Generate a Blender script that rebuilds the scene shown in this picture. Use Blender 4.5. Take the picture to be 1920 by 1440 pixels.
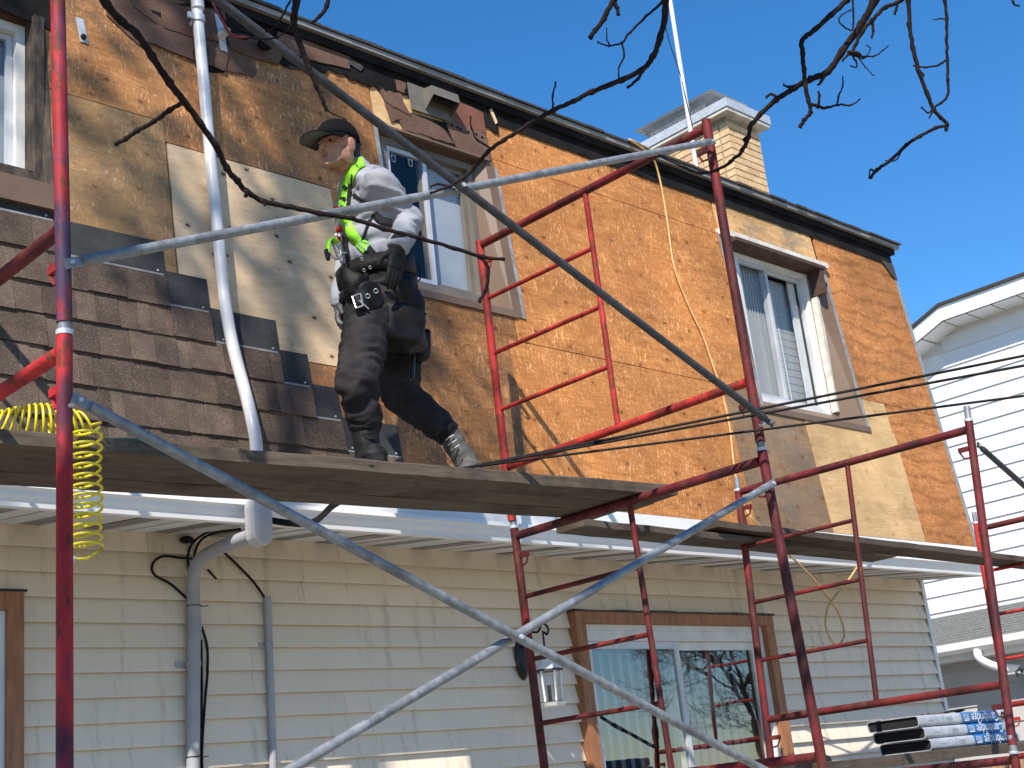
import bpy, bmesh, math, random
import numpy as np
from mathutils import Vector, Matrix, noise
from mathutils.bvhtree import BVHTree

for _o in list(bpy.data.objects): bpy.data.objects.remove(_o)
scene = bpy.context.scene
C = scene.collection
random.seed(7)

# ------------------------------------------------------------------ camera
CZ = 1.75                                   # camera height; all builder z values are relative to the lens
F, IW, IH = 2540.57, 1920.0, 1440.0
yaw, pitch, roll = map(math.radians, (45.3044929, 17.18702732, -6.39899569))
fwd = Vector((math.sin(yaw) * math.cos(pitch), math.cos(yaw) * math.cos(pitch), math.sin(pitch)))
rgt = Vector((math.cos(yaw), -math.sin(yaw), 0)); upv = rgt.cross(fwd)
r2 = rgt * math.cos(roll) + upv * math.sin(roll); u2 = -rgt * math.sin(roll) + upv * math.cos(roll)
cam_d = bpy.data.cameras.new('camera'); cam = bpy.data.objects.new('camera', cam_d); C.objects.link(cam)
cam.matrix_world = Matrix(((r2.x, u2.x, -fwd.x, 0), (r2.y, u2.y, -fwd.y, 0), (r2.z, u2.z, -fwd.z, CZ), (0, 0, 0, 1)))
cam_d.sensor_width = 36; cam_d.lens = 36 * F / IW; cam_d.clip_end = 2000; cam_d.clip_start = 0.05
scene.camera = cam

# ------------------------------------------------------------------ sky, sun, exposure
SUN = Vector((1.4, 1.0, -1.75)).normalized()           # direction the light travels
to_sun = -SUN
wld = bpy.data.worlds.new('World'); scene.world = wld; wld.use_nodes = True
nt = wld.node_tree; nt.nodes.clear()
sky = nt.nodes.new('ShaderNodeTexSky'); sky.sky_type = 'NISHITA'; sky.sun_disc = False
sky.sun_elevation = math.asin(to_sun.z); sky.sun_rotation = math.atan2(to_sun.x, to_sun.y)
sky.altitude = 100; sky.air_density = 1.0; sky.dust_density = 0.0; sky.ozone_density = 5.0
bg = nt.nodes.new('ShaderNodeBackground'); bg.inputs[1].default_value = 0.126
wo = nt.nodes.new('ShaderNodeOutputWorld')
hs_ = nt.nodes.new('ShaderNodeHueSaturation'); hs_.inputs['Saturation'].default_value = 1.25
nt.links.new(sky.outputs[0], hs_.inputs['Color']); nt.links.new(hs_.outputs[0], bg.inputs[0]); nt.links.new(bg.outputs[0], wo.inputs[0])
sd = bpy.data.lights.new('sun', 'SUN'); sd.energy = 4.8; sd.angle = math.radians(0.53); sd.color = (1.0, 0.92, 0.81)
so = bpy.data.objects.new('sun', sd); C.objects.link(so); so.location = (0, 0, 30)
so.rotation_euler = SUN.to_track_quat('-Z', 'Y').to_euler()
vs = scene.view_settings; vs.view_transform = 'Standard'; vs.look = 'None'; vs.exposure = 0.65; vs.gamma = 1.0
vs.use_curve_mapping = False

# ------------------------------------------------------------------ helpers
def ray(x, y): return r2 * ((x - 960) / F) - u2 * ((y - 720) / F) + fwd
def aty(x, y, Y): q = ray(x, y); return q * (Y / q.y)
def atx(x, y, X): q = ray(x, y); return q * (X / q.x)
def atz(x, y, Z): q = ray(x, y); return q * (Z / q.z)
W = 5.55                                    # ground-floor wall plane
YB, ZB, MS = 5.012, 1.534, 0.0934           # steep roof face: foot Y, foot z, lean
ZT = 4.115
def my(z): return YB + MS * (z - ZB)
def mans(x, y, off=0.0):
    q = ray(x, y); return q * ((YB - MS * ZB - off) / (q.y - MS * q.z))
NM = Vector((0, -1, MS)).normalized()       # outward normal of the steep roof face
def MP(X, z, off=0.0): return Vector((X, my(z) - off, z))

LOC = {}
def link(o, parent=None, loc=None):
    C.objects.link(o)
    loc = Vector(loc) if loc is not None else Vector((0, 0, 0))
    LOC[o.name] = loc
    if parent is not None:
        o.parent = parent; o.location = loc - LOC[parent.name]
    else:
        o.location = loc
    return o
def tag(o, label=None, cat=None, group=None, kind=None):
    if label: o['label'] = label
    if cat: o['category'] = cat
    if group: o['group'] = group
    if kind: o['kind'] = kind
    return o
def thing(name, label, cat, loc, group=None):
    o = bpy.data.objects.new(name, None); o.empty_display_size = 0.2
    loc = Vector(loc) + Vector((0, 0, CZ))
    link(o, None, loc); return tag(o, label, cat, group)

class MB:
    def __init__(s): s.v = []; s.f = []; s.m = []; s.cm = 0
    def add(s, vs_, fs):
        b = len(s.v); s.v += [Vector(v) for v in vs_]
        s.f += [tuple(b + i for i in f) for f in fs]; s.m += [s.cm] * len(fs); return s
    def hexa(s, p):   # 8 points: bottom 4 ccw, top 4
        return s.add(p, [(3, 2, 1, 0), (4, 5, 6, 7), (0, 1, 5, 4), (1, 2, 6, 5), (2, 3, 7, 6), (3, 0, 4, 7)])
    def box(s, a, b):
        x0, y0, z0 = a; x1, y1, z1 = b
        return s.hexa([(x0, y0, z0), (x1, y0, z0), (x1, y1, z0), (x0, y1, z0), (x0, y0, z1), (x1, y0, z1), (x1, y1, z1), (x0, y1, z1)])
    def obox(s, c, ex, ey, ez):
        c, ex, ey, ez = Vector(c), Vector(ex), Vector(ey), Vector(ez)
        return s.hexa([c - ex - ey - ez, c + ex - ey - ez, c + ex + ey - ez, c - ex + ey - ez, c - ex - ey + ez, c + ex - ey + ez, c + ex + ey + ez, c - ex + ey + ez])
    def prism(s, poly, ext):
        n = len(poly); ext = Vector(ext); P = [Vector(q) for q in poly]
        nrm = Vector((0, 0, 0))
        for i in range(n): nrm += P[i].cross(P[(i + 1) % n])
        if nrm.dot(ext) > 0: P.reverse()
        return s.add(P + [q + ext for q in P], [tuple(range(n)), tuple(range(2 * n - 1, n - 1, -1))] + [(i, i + n, (i + 1) % n + n, (i + 1) % n) for i in range(n)])
    def tube(s, path, r, n=10, caps=True):
        P = [Vector(q) for q in path]; k = len(P)
        R = [r] * k if isinstance(r, (int, float)) else list(r)
        up = None; rings = []
        for i in range(k):
            t = (P[min(i + 1, k - 1)] - P[max(i - 1, 0)])
            if t.length < 1e-9: t = Vector((0, 0, 1))
            t.normalize()
            if up is None:
                up = t.cross(Vector((0.31, 0.17, 0.93)))
                if up.length < .05: up = t.cross(Vector((1, 0, 0)))
            up = (up - t * up.dot(t)).normalized(); sd_ = t.cross(up)
            rings.append([P[i] + (up * math.cos(2 * math.pi * j / n) + sd_ * math.sin(2 * math.pi * j / n)) * R[i] for j in range(n)])
        vs_ = [q for rg in rings for q in rg]
        fs = [(i * n + j, i * n + (j + 1) % n, (i + 1) * n + (j + 1) % n, (i + 1) * n + j) for i in range(k - 1) for j in range(n)]
        if caps: fs += [tuple(range(n - 1, -1, -1)), tuple((k - 1) * n + j for j in range(n))]
        return s.add(vs_, fs)
    def ell(s, c, rad, rot=None, nu=16, nv=10):
        c = Vector(c); vs_ = []; rot = rot or Matrix.Identity(3)
        for i in range(1, nv):
            a = math.pi * i / nv
            for j in range(nu):
                b = 2 * math.pi * j / nu
                vs_.append(c + rot @ Vector((rad[0] * math.sin(a) * math.cos(b), rad[1] * math.sin(a) * math.sin(b), rad[2] * math.cos(a))))
        vs_ += [c + rot @ Vector((0, 0, rad[2])), c - rot @ Vector((0, 0, rad[2]))]
        t, b_ = len(vs_) - 2, len(vs_) - 1
        fs = [(i * nu + j, (i + 1) * nu + j, (i + 1) * nu + (j + 1) % nu, i * nu + (j + 1) % nu) for i in range(nv - 2) for j in range(nu)]
        fs += [(t, j, (j + 1) % nu) for j in range(nu)] + [(b_, (nv - 2) * nu + (j + 1) % nu, (nv - 2) * nu + j) for j in range(nu)]
        return s.add(vs_, fs)
    def cap(s, p0, p1, r0, r1, n=14):   # tapered capsule
        p0, p1 = Vector(p0), Vector(p1); d = p1 - p0; L = d.length; t = d / max(L, 1e-6)
        path = []; rr = []
        for a in (80, 55, 28, 0): path.append(p0 - t * r0 * math.sin(math.radians(a))); rr.append(r0 * math.cos(math.radians(a)))
        for q in (.33, .66): path.append(p0 + d * q); rr.append(r0 + (r1 - r0) * q)
        for a in (0, 28, 55, 80): path.append(p1 + t * r1 * math.sin(math.radians(a))); rr.append(r1 * math.cos(math.radians(a)))
        return s.tube(path, rr, n)
    def mesh(s, name, mats, o, smooth):
        me = bpy.data.meshes.new(name)
        off = Vector((0, 0, CZ)) - o
        me.from_pydata([tuple(v + off) for v in s.v], [], s.f); me.update()
        for m_ in (mats if isinstance(mats, (list, tuple)) else [mats]): me.materials.append(m_)
        if any(s.m): me.polygons.foreach_set('material_index', s.m)
        if smooth:
            me.polygons.foreach_set('use_smooth', [True] * len(me.polygons))
        return me
    def build(s, name, mats, parent=None, smooth=False, loc=None):
        if loc is None:
            xs = [v.x for v in s.v]; ys = [v.y for v in s.v]; zs = [v.z for v in s.v]
            loc = Vector(((min(xs) + max(xs)) / 2, (min(ys) + max(ys)) / 2, min(zs) + CZ))
        me = s.mesh(name, mats, loc, smooth)
        o = bpy.data.objects.new(name, me); link(o, parent, loc)
        if smooth and smooth != 2:
            try: me.set_sharp_from_angle(angle=math.radians(smooth if smooth > 2 else 40))
            except Exception: pass
        return o
def bevel(o, w=0.004, seg=2):
    b = o.modifiers.new('bevel', 'BEVEL'); b.width = w; b.segments = seg; b.limit_method = 'ANGLE'; b.angle_limit = math.radians(40); return o
def bake(o):
    dg = bpy.context.evaluated_depsgraph_get(); e = o.evaluated_get(dg)
    me = bpy.data.meshes.new_from_object(e, depsgraph=dg); old = o.data
    o.modifiers.clear(); o.data = me; me.name = o.name; bpy.data.meshes.remove(old); return o
def curve(P, n=8):   # catmull-rom through points
    P = [Vector(p) for p in P]; out = []
    for i in range(len(P) - 1):
        p0, p1, p2, p3 = P[max(i - 1, 0)], P[i], P[i + 1], P[min(i + 2, len(P) - 1)]
        for j in range(n):
            t = j / n
            out.append(0.5 * ((2 * p1) + (p2 - p0) * t + (2 * p0 - 5 * p1 + 4 * p2 - p3) * t * t + (3 * p1 - p0 - 3 * p2 + p3) * t ** 3))
    out.append(P[-1]); return out
def rag(P, amp, n=3, seed=0, axis=None):    # roughen a polygon outline
    rnd = random.Random(seed); out = []
    for i in range(len(P)):
        a, b = Vector(P[i]), Vector(P[(i + 1) % len(P)])
        for j in range(n):
            q = a.lerp(b, j / n)
            if j: q += Vector((rnd.uniform(-amp, amp), 0, rnd.uniform(-amp, amp)))
            out.append(q)
    return out

# ------------------------------------------------------------------ materials
class NT:
    def __init__(s, name):
        s.m = bpy.data.materials.new(name); s.m.use_nodes = True; s.t = s.m.node_tree; s.t.nodes.clear()
        s.out = s.n('ShaderNodeOutputMaterial'); s.b = s.n('ShaderNodeBsdfPrincipled'); s.l(s.b.outputs[0], s.out.inputs[0])
        s.geo = s.n('ShaderNodeNewGeometry').outputs['Position']
    def n(s, k): return s.t.nodes.new(k)
    def l(s, a, b): s.t.links.new(a, b)
    def mapp(s, sc=(1, 1, 1), rot=(0, 0, 0), src=None, loc=None):
        m = s.n('ShaderNodeMapping'); m.inputs['Scale'].default_value = sc; m.inputs['Rotation'].default_value = rot
        if loc is not None: s.l(loc, m.inputs['Location'])
        s.l(src or s.geo, m.inputs[0]); return m.outputs[0]
    def noise(s, scale, detail=5, rough=.55, vec=None, dist=0):
        n = s.n('ShaderNodeTexNoise'); n.inputs['Scale'].default_value = scale; n.inputs['Detail'].default_value = detail
        n.inputs['Roughness'].default_value = rough; n.inputs['Distortion'].default_value = dist
        s.l(vec or s.geo, n.inputs['Vector']); return n.outputs['Fac']
    def voro(s, scale, vec=None, feat='F1', out='Distance', rnd=1):
        n = s.n('ShaderNodeTexVoronoi'); n.feature = feat; n.inputs['Scale'].default_value = scale; n.inputs['Randomness'].default_value = rnd
        s.l(vec or s.geo, n.inputs['Vector']); return n.outputs[out]
    def voro2(s, scale, vec):
        a = s.n('ShaderNodeSeparateXYZ'); s.l(vec, a.inputs[0]); c = s.n('ShaderNodeCombineXYZ'); s.l(a.outputs[0], c.inputs[0]); s.l(a.outputs[2], c.inputs[1])
        n = s.n('ShaderNodeTexVoronoi'); n.voronoi_dimensions = '2D'; n.inputs['Scale'].default_value = scale; s.l(c.outputs[0], n.inputs['Vector']); return n.outputs['Distance']
    def ramp(s, fac, stops):
        r = s.n('ShaderNodeValToRGB'); e = r.color_ramp.elements
        while len(e) < len(stops): e.new(.5)
        for i, (p, c) in enumerate(stops):
            e[i].position = p; e[i].color = (c, c, c, 1) if isinstance(c, (int, float)) else (*c, 1)
        s.l(fac, r.inputs[0]); return r.outputs[0]
    def mix(s, fac, a, b, mode='MIX'):
        m = s.n('ShaderNodeMixRGB'); m.blend_type = mode
        for i, v in ((0, fac), (1, a), (2, b)):
            if isinstance(v, (int, float)): m.inputs[i].default_value = v if i == 0 else (v, v, v, 1)
            elif isinstance(v, (tuple, list)): m.inputs[i].default_value = (*v, 1)
            else: s.l(v, m.inputs[i])
        return m.outputs[0]
    def math(s, op, a, b=0.0):
        m = s.n('ShaderNodeMath'); m.operation = op
        for i, v in ((0, a), (1, b)):
            if isinstance(v, (int, float)): m.inputs[i].default_value = v
            else: s.l(v, m.inputs[i])
        return m.outputs[0]
    def rnd(s): return s.n('ShaderNodeObjectInfo').outputs['Random']
    def rndvec(s):
        c = s.n('ShaderNodeCombineXYZ'); r = s.rnd()
        for i, k in enumerate((37.0, 91.0, 53.0)): s.l(s.math('MULTIPLY', r, k), c.inputs[i])
        return c.outputs[0]
    def hsv(s, col, h=None, sa=None, v=None):
        n = s.n('ShaderNodeHueSaturation'); s.l(col, n.inputs['Color'])
        for k, val in (('Hue', h), ('Saturation', sa), ('Value', v)):
            if val is None: continue
            if isinstance(val, (int, float)): n.inputs[k].default_value = val
            else: s.l(val, n.inputs[k])
        return n.outputs[0]
    def rng(s, f, a, b):
        m = s.n('ShaderNodeMapRange'); s.l(f, m.inputs[0]); m.inputs[3].default_value = a; m.inputs[4].default_value = b; return m.outputs[0]
    def bump(s, h, st=.3, d=.01):
        b = s.n('ShaderNodeBump'); b.inputs['Strength'].default_value = st; b.inputs['Distance'].default_value = d
        s.l(h, b.inputs['Height']); s.l(b.outputs[0], s.b.inputs['Normal'])
    def fin(s, col, rough=.6, metal=0.0, spec=None):
        if isinstance(col, (tuple, list)): s.b.inputs['Base Color'].default_value = (*col, 1)
        else: s.l(col, s.b.inputs['Base Color'])
        if isinstance(rough, (int, float)): s.b.inputs['Roughness'].default_value = rough
        else: s.l(rough, s.b.inputs['Roughness'])
        s.b.inputs['Metallic'].default_value = metal
        if spec is not None: s.b.inputs['Specular IOR Level'].default_value = spec
        return s.m

def simple(name, c1, c2=None, scale=6, rough=.6, metal=0.0, bump=0.0, bsc=80, stretch=(1, 1, 1), rnd=0.0, spec=None, lo=.35, hi=.65):
    t = NT(name); c2 = c2 or tuple(x * .75 for x in c1)
    v = t.mapp(stretch); col = t.ramp(t.noise(scale, 6, .6, v), [(lo, c2), (hi, c1)])
    if rnd: col = t.hsv(col, v=t.rng(t.rnd(), 1 - rnd, 1 + rnd))
    if bump: t.bump(t.noise(bsc, 4, .6, v), bump, .004)
    return t.fin(col, rough, metal, spec)

def ply(name, light, dark, stain, knots=.5, scratch=.0, weather=0.0, gray=(.23, .19, .15), shift=0.0, plyseams=0.0, dots=.5, knotc=None):
    t = NT(name)
    c = t.n('ShaderNodeCombineXYZ'); c.inputs[0].default_value = shift; c.inputs[2].default_value = shift * .7
    p = t.n('ShaderNodeVectorMath'); p.operation = 'ADD'; t.l(t.geo, p.inputs[0]); t.l(c.outputs[0], p.inputs[1]); P = p.outputs[0]
    wob = t.noise(1.3, 4, .5, P)
    g = t.mapp((1.2, 4, 11), src=P)
    grain = t.noise(2.8, 10, .74, g, 1.5)
    fine = t.noise(12, 7, .75, t.mapp((1.6, 4, 22), src=P), .8)
    col = t.ramp(grain, [(.34, dark), (.50, tuple((a_ + b_) / 2 for a_, b_ in zip(dark, light))), (.64, light)])
    col = t.mix(t.ramp(fine, [(.46, 0), (.62, .6)]), col, tuple(x * .62 for x in dark), 'MIX')
    col = t.mix(t.ramp(wob, [(.45, 0), (.72, .75)]), col, stain)
    if plyseams:                                              # horizontal checking left by the old shingle courses
        wv = t.n('ShaderNodeTexWave'); wv.wave_type = 'BANDS'; wv.bands_direction = 'Z'; wv.inputs['Scale'].default_value = 2.1
        wv.inputs['Distortion'].default_value = 5; wv.inputs['Detail'].default_value = 3; wv.inputs['Detail Scale'].default_value = 1.6
        t.l(P, wv.inputs['Vector'])
        col = t.mix(t.ramp(wv.outputs['Fac'], [(.0, plyseams), (.22, 0)]), col, tuple(x * .55 for x in dark), 'MIX')
    if weather:
        col = t.mix(t.ramp(t.noise(2.2, 7, .65, t.mapp((1.2, 1, 2.2), src=P), .6), [(.5 - .18 * weather, 0), (.62, .85)]), col, gray)
    if knots:
        kd = t.voro2(3.4, t.mapp((1, .02, 1.4), (0, .05, 0), src=P))
        pt = t.voro2(2.1, t.mapp((1.3, .02, 2.2), (0, .2, 0), src=P)); col = t.mix(t.math('MULTIPLY', t.ramp(pt, [(.05, .55), (.11, .5), (.125, 0)]), knots * .5), col, tuple(min(1, x * 1.25) for x in light))
        ring = t.ramp(kd, [(.0, 1), (.035, .9), (.055, .0)])
        halo = t.ramp(kd, [(.05, .45), (.16, 0)])
        col = t.mix(t.math('MULTIPLY', halo, knots), col, tuple(x * .7 for x in dark)); col = t.mix(t.math('MULTIPLY', ring, knots), col, knotc or tuple(x * .35 for x in dark))
    h = grain
    if scratch:
        def strokes(rot, sx, sz, thr, seed):
            vv = t.mapp((sx, .05, sz), (0, rot, 0), src=P); n_ = t.noise(1.0, 3, .55, vv, 1.1)
            msk = t.ramp(t.noise(3.6, 4, .6, t.mapp((1, .1, 1), (0, seed, 0), src=P)), [(.40, .08), (.62, 1)])
            return t.math('MULTIPLY', t.ramp(n_, [(thr, 0), (thr + .035, 1)]), msk)
        a = t.math('MAXIMUM', strokes(.18, 80, 17, .60, .5), strokes(-.35, 70, 22, .62, 1.3))
        b = t.math('MAXIMUM', strokes(.9, 60, 30, .64, 2.0), strokes(.05, 130, 40, .61, .9))
        sc_ = t.math('MULTIPLY', t.math('MAXIMUM', a, b), min(1.0, scratch * 1.3))
        col = t.mix(sc_, col, tuple(min(1, x * 1.55 + .10) for x in light))
    if dots:
        d = t.voro2(4.2, t.mapp((1, .02, 1), (0, .3, 0), src=P))
        col = t.mix(t.math('MULTIPLY', t.ramp(d, [(.0, 1), (.014, 1), (.022, 0)]), dots), col, (.03, .02, .012))
        d2 = t.voro2(3.3, t.mapp((1, .02, 1), (0, .9, 0), src=P))
        col = t.mix(t.math('MULTIPLY', t.ramp(d2, [(.0, 1), (.014, 1), (.02, 0)]), dots * .9), col, (.75, .72, .66))
    col = t.hsv(col, v=t.ramp(t.noise(.9, 5, .6, t.mapp((1, 1, 1), (0, .5, 0), src=P)), [(.3, .60), (.7, 1.16)]))
    col = t.hsv(col, v=t.ramp(t.noise(2.4, 6, .65, t.mapp((.6, 1, 2.0), (0, .1, 0), src=P), .8), [(.33, .84), (.62, 1.08)]))
    t.bump(h, .16, .006)
    return t.fin(col, .78, 0, .25)

M = {}
M['ply_orange'] = ply('plywood_orange', (.70, .30, .095), (.40, .14, .036), (.50, .19, .055), .85, .6, 0, shift=1.7)
M['ply_orange_right'] = ply('plywood_orange_right', (.60, .255, .085), (.30, .11, .028), (.40, .155, .046), .4, .4, 0, shift=9.3, plyseams=.45)
M['ply_brown'] = ply('plywood_brown', (.54, .26, .095), (.27, .11, .036), (.40, .19, .075), .8, .45, .25, gray=(.21, .115, .06), shift=4.1)
M['ply_tan'] = ply('plywood_tan', (.50, .31, .145), (.32, .185, .078), (.42, .25, .11), .7, .3, .35, gray=(.25, .165, .095), shift=6.6)
M['ply_gray'] = ply('plywood_weathered', (.42, .22, .09), (.22, .12, .055), (.30, .2, .12), .6, .2, 1.0, gray=(.22, .175, .13), shift=12.2)
M['ply_new'] = ply('plywood_new', (.84, .64, .42), (.72, .51, .30), (.80, .59, .38), 1.0, .0, 0, shift=3.0, dots=.6, knotc=(.13, .065, .035))
M['ply_yellow'] = ply('plywood_new_yellow', (.72, .50, .26), (.56, .34, .15), (.64, .42, .20), .45, .0, .0, shift=15.0, dots=.4)
M['ply_head'] = ply('plywood_header', (.72, .48, .24), (.55, .28, .10), (.66, .38, .16), .5, .2, .1, shift=21.0, dots=.5)

def plank_mat(name, c1, c2, dark):
    t = NT(name); loc = t.rndvec()
    v = t.mapp((1.0, 9, 14), loc=loc)
    g = t.noise(3.2, 8, .7, v, 1.0); col = t.ramp(g, [(.3, c2), (.7, c1)])
    col = t.mix(t.ramp(t.noise(3.0, 6, .7, t.mapp((1, 1, 1), loc=loc)), [(.48, 0), (.66, .8)]), col, dark)
    col = t.mix(t.ramp(t.voro(4.5, t.mapp((1, 2.5, 2.5), loc=loc)), [(0, 1), (.05, .8), (.08, 0)]), col, tuple(x * .3 for x in dark))
    col = t.hsv(col, v=t.rng(t.rnd(), .85, 1.15)); t.bump(g, .5, .006)
    return t.fin(col, .85, 0, .2)
M['plank'] = plank_mat('plank_grey_wood', (.13, .103, .079), (.062, .048, .037), (.036, .028, .022))

def shingle_mat(name, tones, light):
    t = NT(name); r = t.rnd()
    base = t.ramp(r, [(i / (len(tones) - 1), c) for i, c in enumerate(tones)])
    gr = t.noise(330, 2, .8); col = t.mix(t.ramp(gr, [(.38, .75), (.50, 0)]), base, tuple(x * .28 for x in tones[0]))
    col = t.mix(t.ramp(t.noise(260, 2, .8), [(.58, 0), (.66, .8)]), col, light)
    col = t.mix(t.ramp(t.noise(9, 4, .6), [(.4, .35), (.6, 0)]), col, tuple(x * .5 for x in tones[0]))
    t.bump(gr, .6, .003); return t.fin(col, .92, 0, .2)
M['shingle'] = shingle_mat('asphalt_shingle_brown', [(.058, .045, .039), (.135, .095, .073), (.20, .143, .108), (.082, .062, .052), (.165, .118, .09)], (.44, .33, .25))
M['shingle_back'] = shingle_mat('asphalt_shingle_headlap', [(.045, .047, .052), (.06, .062, .066), (.05, .052, .056)], (.13, .13, .135))
M['shingle_old'] = shingle_mat('asphalt_shingle_old', [(.13, .075, .055), (.17, .10, .075), (.15, .085, .062)], (.30, .19, .15))
M['shingle_red'] = shingle_mat('asphalt_shingle_red', [(.21, .085, .06), (.23, .09, .062), (.2, .08, .06)], (.32, .16, .12))
M['felt'] = simple('black_felt', (.016, .015, .015), (.006, .006, .006), 5, .9, bump=.4, bsc=30, spec=.12)
M['drip'] = simple('drip_edge_metal', (.30, .285, .27), (.20, .19, .18), 4, .55, .2)
M['roof'] = simple('roof_shingle_dark', (.05, .048, .047), (.025, .024, .024), 60, .9, bump=.5)

def paint_red(name, red, blue, lo, rust=(.10, .035, .02)):
    t = NT(name); loc = t.rndvec()
    n1 = t.noise(3.2, 6, .62, t.mapp((1, 1, .55), loc=loc)); col = t.ramp(n1, [(lo, blue), (lo + .08, red)])
    n2 = t.noise(26, 6, .7, t.mapp((1, 1, .5), loc=loc)); col = t.mix(t.ramp(n2, [(.52, 0), (.60, .85)]), col, rust)
    col = t.hsv(col, v=t.ramp(t.noise(8, 5, .65, t.mapp((1, 1, .6), loc=loc)), [(.35, .6), (.65, 1.2)]))
    n3 = t.noise(60, 4, .7); col = t.mix(t.ramp(n3, [(.64, 0), (.70, .8)]), col, (.03, .02, .02))
    t.bump(n2, .15, .002); return t.fin(col, t.rng(n2, .5, .8), 0, .28)
M['red'] = paint_red('scaffold_red_paint', (.18, .016, .018), (.07, .012, .014), .46)
M['red_sunlit'] = paint_red('scaffold_sunlit_red_paint', (.40, .03, .026), (.21, .018, .016), .42)  # brighter copy of red, sunlight on the inner sides put into the paint
M['redblue'] = paint_red('scaffold_red_blue_worn_paint', (.34, .022, .028), (.055, .035, .085), .45)
M['redblue_low'] = paint_red('scaffold_red_worn_paint', (.44, .022, .028), (.10, .02, .05), .40)
M['maroon'] = paint_red('scaffold_dark_red_paint', (.125, .014, .019), (.055, .012, .018), .43)
def galv_mat(name, c1, c2, spot):
    t = NT(name); n = t.noise(30, 6, .65); col = t.ramp(n, [(.32, c2), (.66, c1)])
    col = t.mix(t.ramp(t.noise(5, 5, .7), [(.5, 0), (.66, .8)]), col, spot)
    t.bump(n, .1, .002); return t.fin(col, t.rng(n, .42, .65), .35, .4)
M['galv'] = galv_mat('galvanised_steel', (.29, .31, .335), (.15, .165, .185), (.10, .11, .12))
M['galv_dark'] = galv_mat('dark_oiled_steel', (.075, .08, .09), (.035, .038, .045), (.025, .026, .03))
M['sheet'] = galv_mat('galvanised_sheet', (.58, .61, .64), (.42, .45, .48), (.46, .48, .50))
M['lead'] = simple('grey_flashing', (.36, .36, .35), (.22, .22, .22), 20, .6, .3)

def siding_mat(name, c1, c2, grime, amt):
    t = NT(name); n = t.noise(2.2, 6, .6, t.mapp((1, 1, .6))); col = t.ramp(n, [(.35, c2), (.65, c1)])
    st = t.noise(6, 5, .7, t.mapp((2.2, 1, .22))); col = t.mix(t.ramp(st, [(.55, 0), (.75, amt)]), col, grime)
    col = t.hsv(col, v=t.rng(t.rnd(), .95, 1.05)); t.bump(t.noise(40, 4, .6, t.mapp((.15, 1, 3))), .06, .003)
    return t.fin(col, .5, 0, .35)
M['siding'] = siding_mat('cream_vinyl_siding', (.76, .665, .54), (.71, .62, .50), (.42, .36, .28), .8)
M['white_siding'] = siding_mat('white_vinyl_siding', (.68, .68, .68), (.63, .63, .63), (.5, .5, .5), .35)
M['grey_siding'] = siding_mat('grey_vinyl_siding', (.46, .45, .45), (.42, .41, .41), (.35, .34, .34), .3)
M['white'] = simple('white_aluminium', (.80, .80, .79), (.72, .72, .71), 3, .45, rnd=.03)
M['offwhite'] = simple('weathered_white_paint', (.66, .63, .56), (.48, .45, .39), 9, .6, bump=.2, bsc=50)
M['soffit_a'] = simple('soffit_white', (.64, .63, .61), (.55, .54, .52), 4, .55, rnd=.1)
M['soffit_shaded'] = simple('soffit_plank_shade', (.24, .225, .21), (.19, .18, .17), 4, .55, rnd=.08)  # same soffit with the planks' shade put into the colour
M['trim_brown'] = simple('brown_aluminium_trim', (.165, .105, .066), (.13, .082, .05), 3, .5, rnd=.04)
M['dark_brown'] = simple('dark_brown_wood', (.09, .045, .03), (.045, .024, .018), 14, .75, bump=.4, stretch=(1, 1, 8))
M['old_wood'] = simple('rotten_dark_wood', (.10, .075, .055), (.03, .024, .02), 12, .9, bump=.7, stretch=(3, 3, 1))
M['cedar'] = simple('brown_door_casing', (.36, .16, .075), (.22, .09, .04), 9, .6, bump=.2, stretch=(4, 4, .5))
M['frame_taupe'] = simple('taupe_window_frame', (.17, .15, .125), (.125, .11, .095), 5, .5)
M['frame_alu'] = simple('aluminium_window_frame', (.62, .63, .65), (.50, .51, .53), 6, .4, .3)
M['frame_white'] = simple('white_window_frame', (.72, .72, .70), (.58, .58, .56), 6, .5)
M['blind'] = simple('window_blind', (.36, .40, .45), (.28, .31, .36), 2, .7)
M['blind_dim'] = simple('vertical_blind_slat', (.30, .31, .32), (.24, .25, .26), 2, .7)
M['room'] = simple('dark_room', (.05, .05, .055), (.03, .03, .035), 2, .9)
M['curtain'] = simple('white_curtain', (.40, .40, .39), (.31, .31, .31), 3, .8, stretch=(6, 6, .3))
def glass_mat(name, tint, base):
    t = NT(name); t.t.nodes.remove(t.b)
    tr = t.n('ShaderNodeBsdfTransparent'); tr.inputs[0].default_value = (*tint, 1)
    gl = t.n('ShaderNodeBsdfGlossy'); gl.inputs['Roughness'].default_value = .01
    ge = t.n('ShaderNodeNewGeometry'); dt = t.n('ShaderNodeVectorMath'); dt.operation = 'DOT_PRODUCT'; t.l(ge.outputs['Normal'], dt.inputs[0]); t.l(ge.outputs['Incoming'], dt.inputs[1])
    ca_ = t.math('SUBTRACT', 1.0, t.math('ABSOLUTE', dt.outputs['Value'])); f2 = t.math('MINIMUM', t.math('ADD', t.math('MULTIPLY', t.math('POWER', ca_, 5.0), .95), .06 + base), 1.0)
    bm = t.n('ShaderNodeBump'); bm.inputs['Strength'].default_value = .03; bm.inputs['Distance'].default_value = .02
    t.l(t.noise(3, 2, .5), bm.inputs['Height']); t.l(bm.outputs[0], gl.inputs['Normal'])
    mx = t.n('ShaderNodeMixShader'); t.l(f2, mx.inputs[0]); t.l(tr.outputs[0], mx.inputs[1]); t.l(gl.outputs[0], mx.inputs[2])
    t.l(mx.outputs[0], t.out.inputs[0]); return t.m
M['glass'] = glass_mat('window_glass', (.93, .95, .96), .0)
M['glass_door'] = glass_mat('door_glass', (.80, .84, .86), .2)
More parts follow.
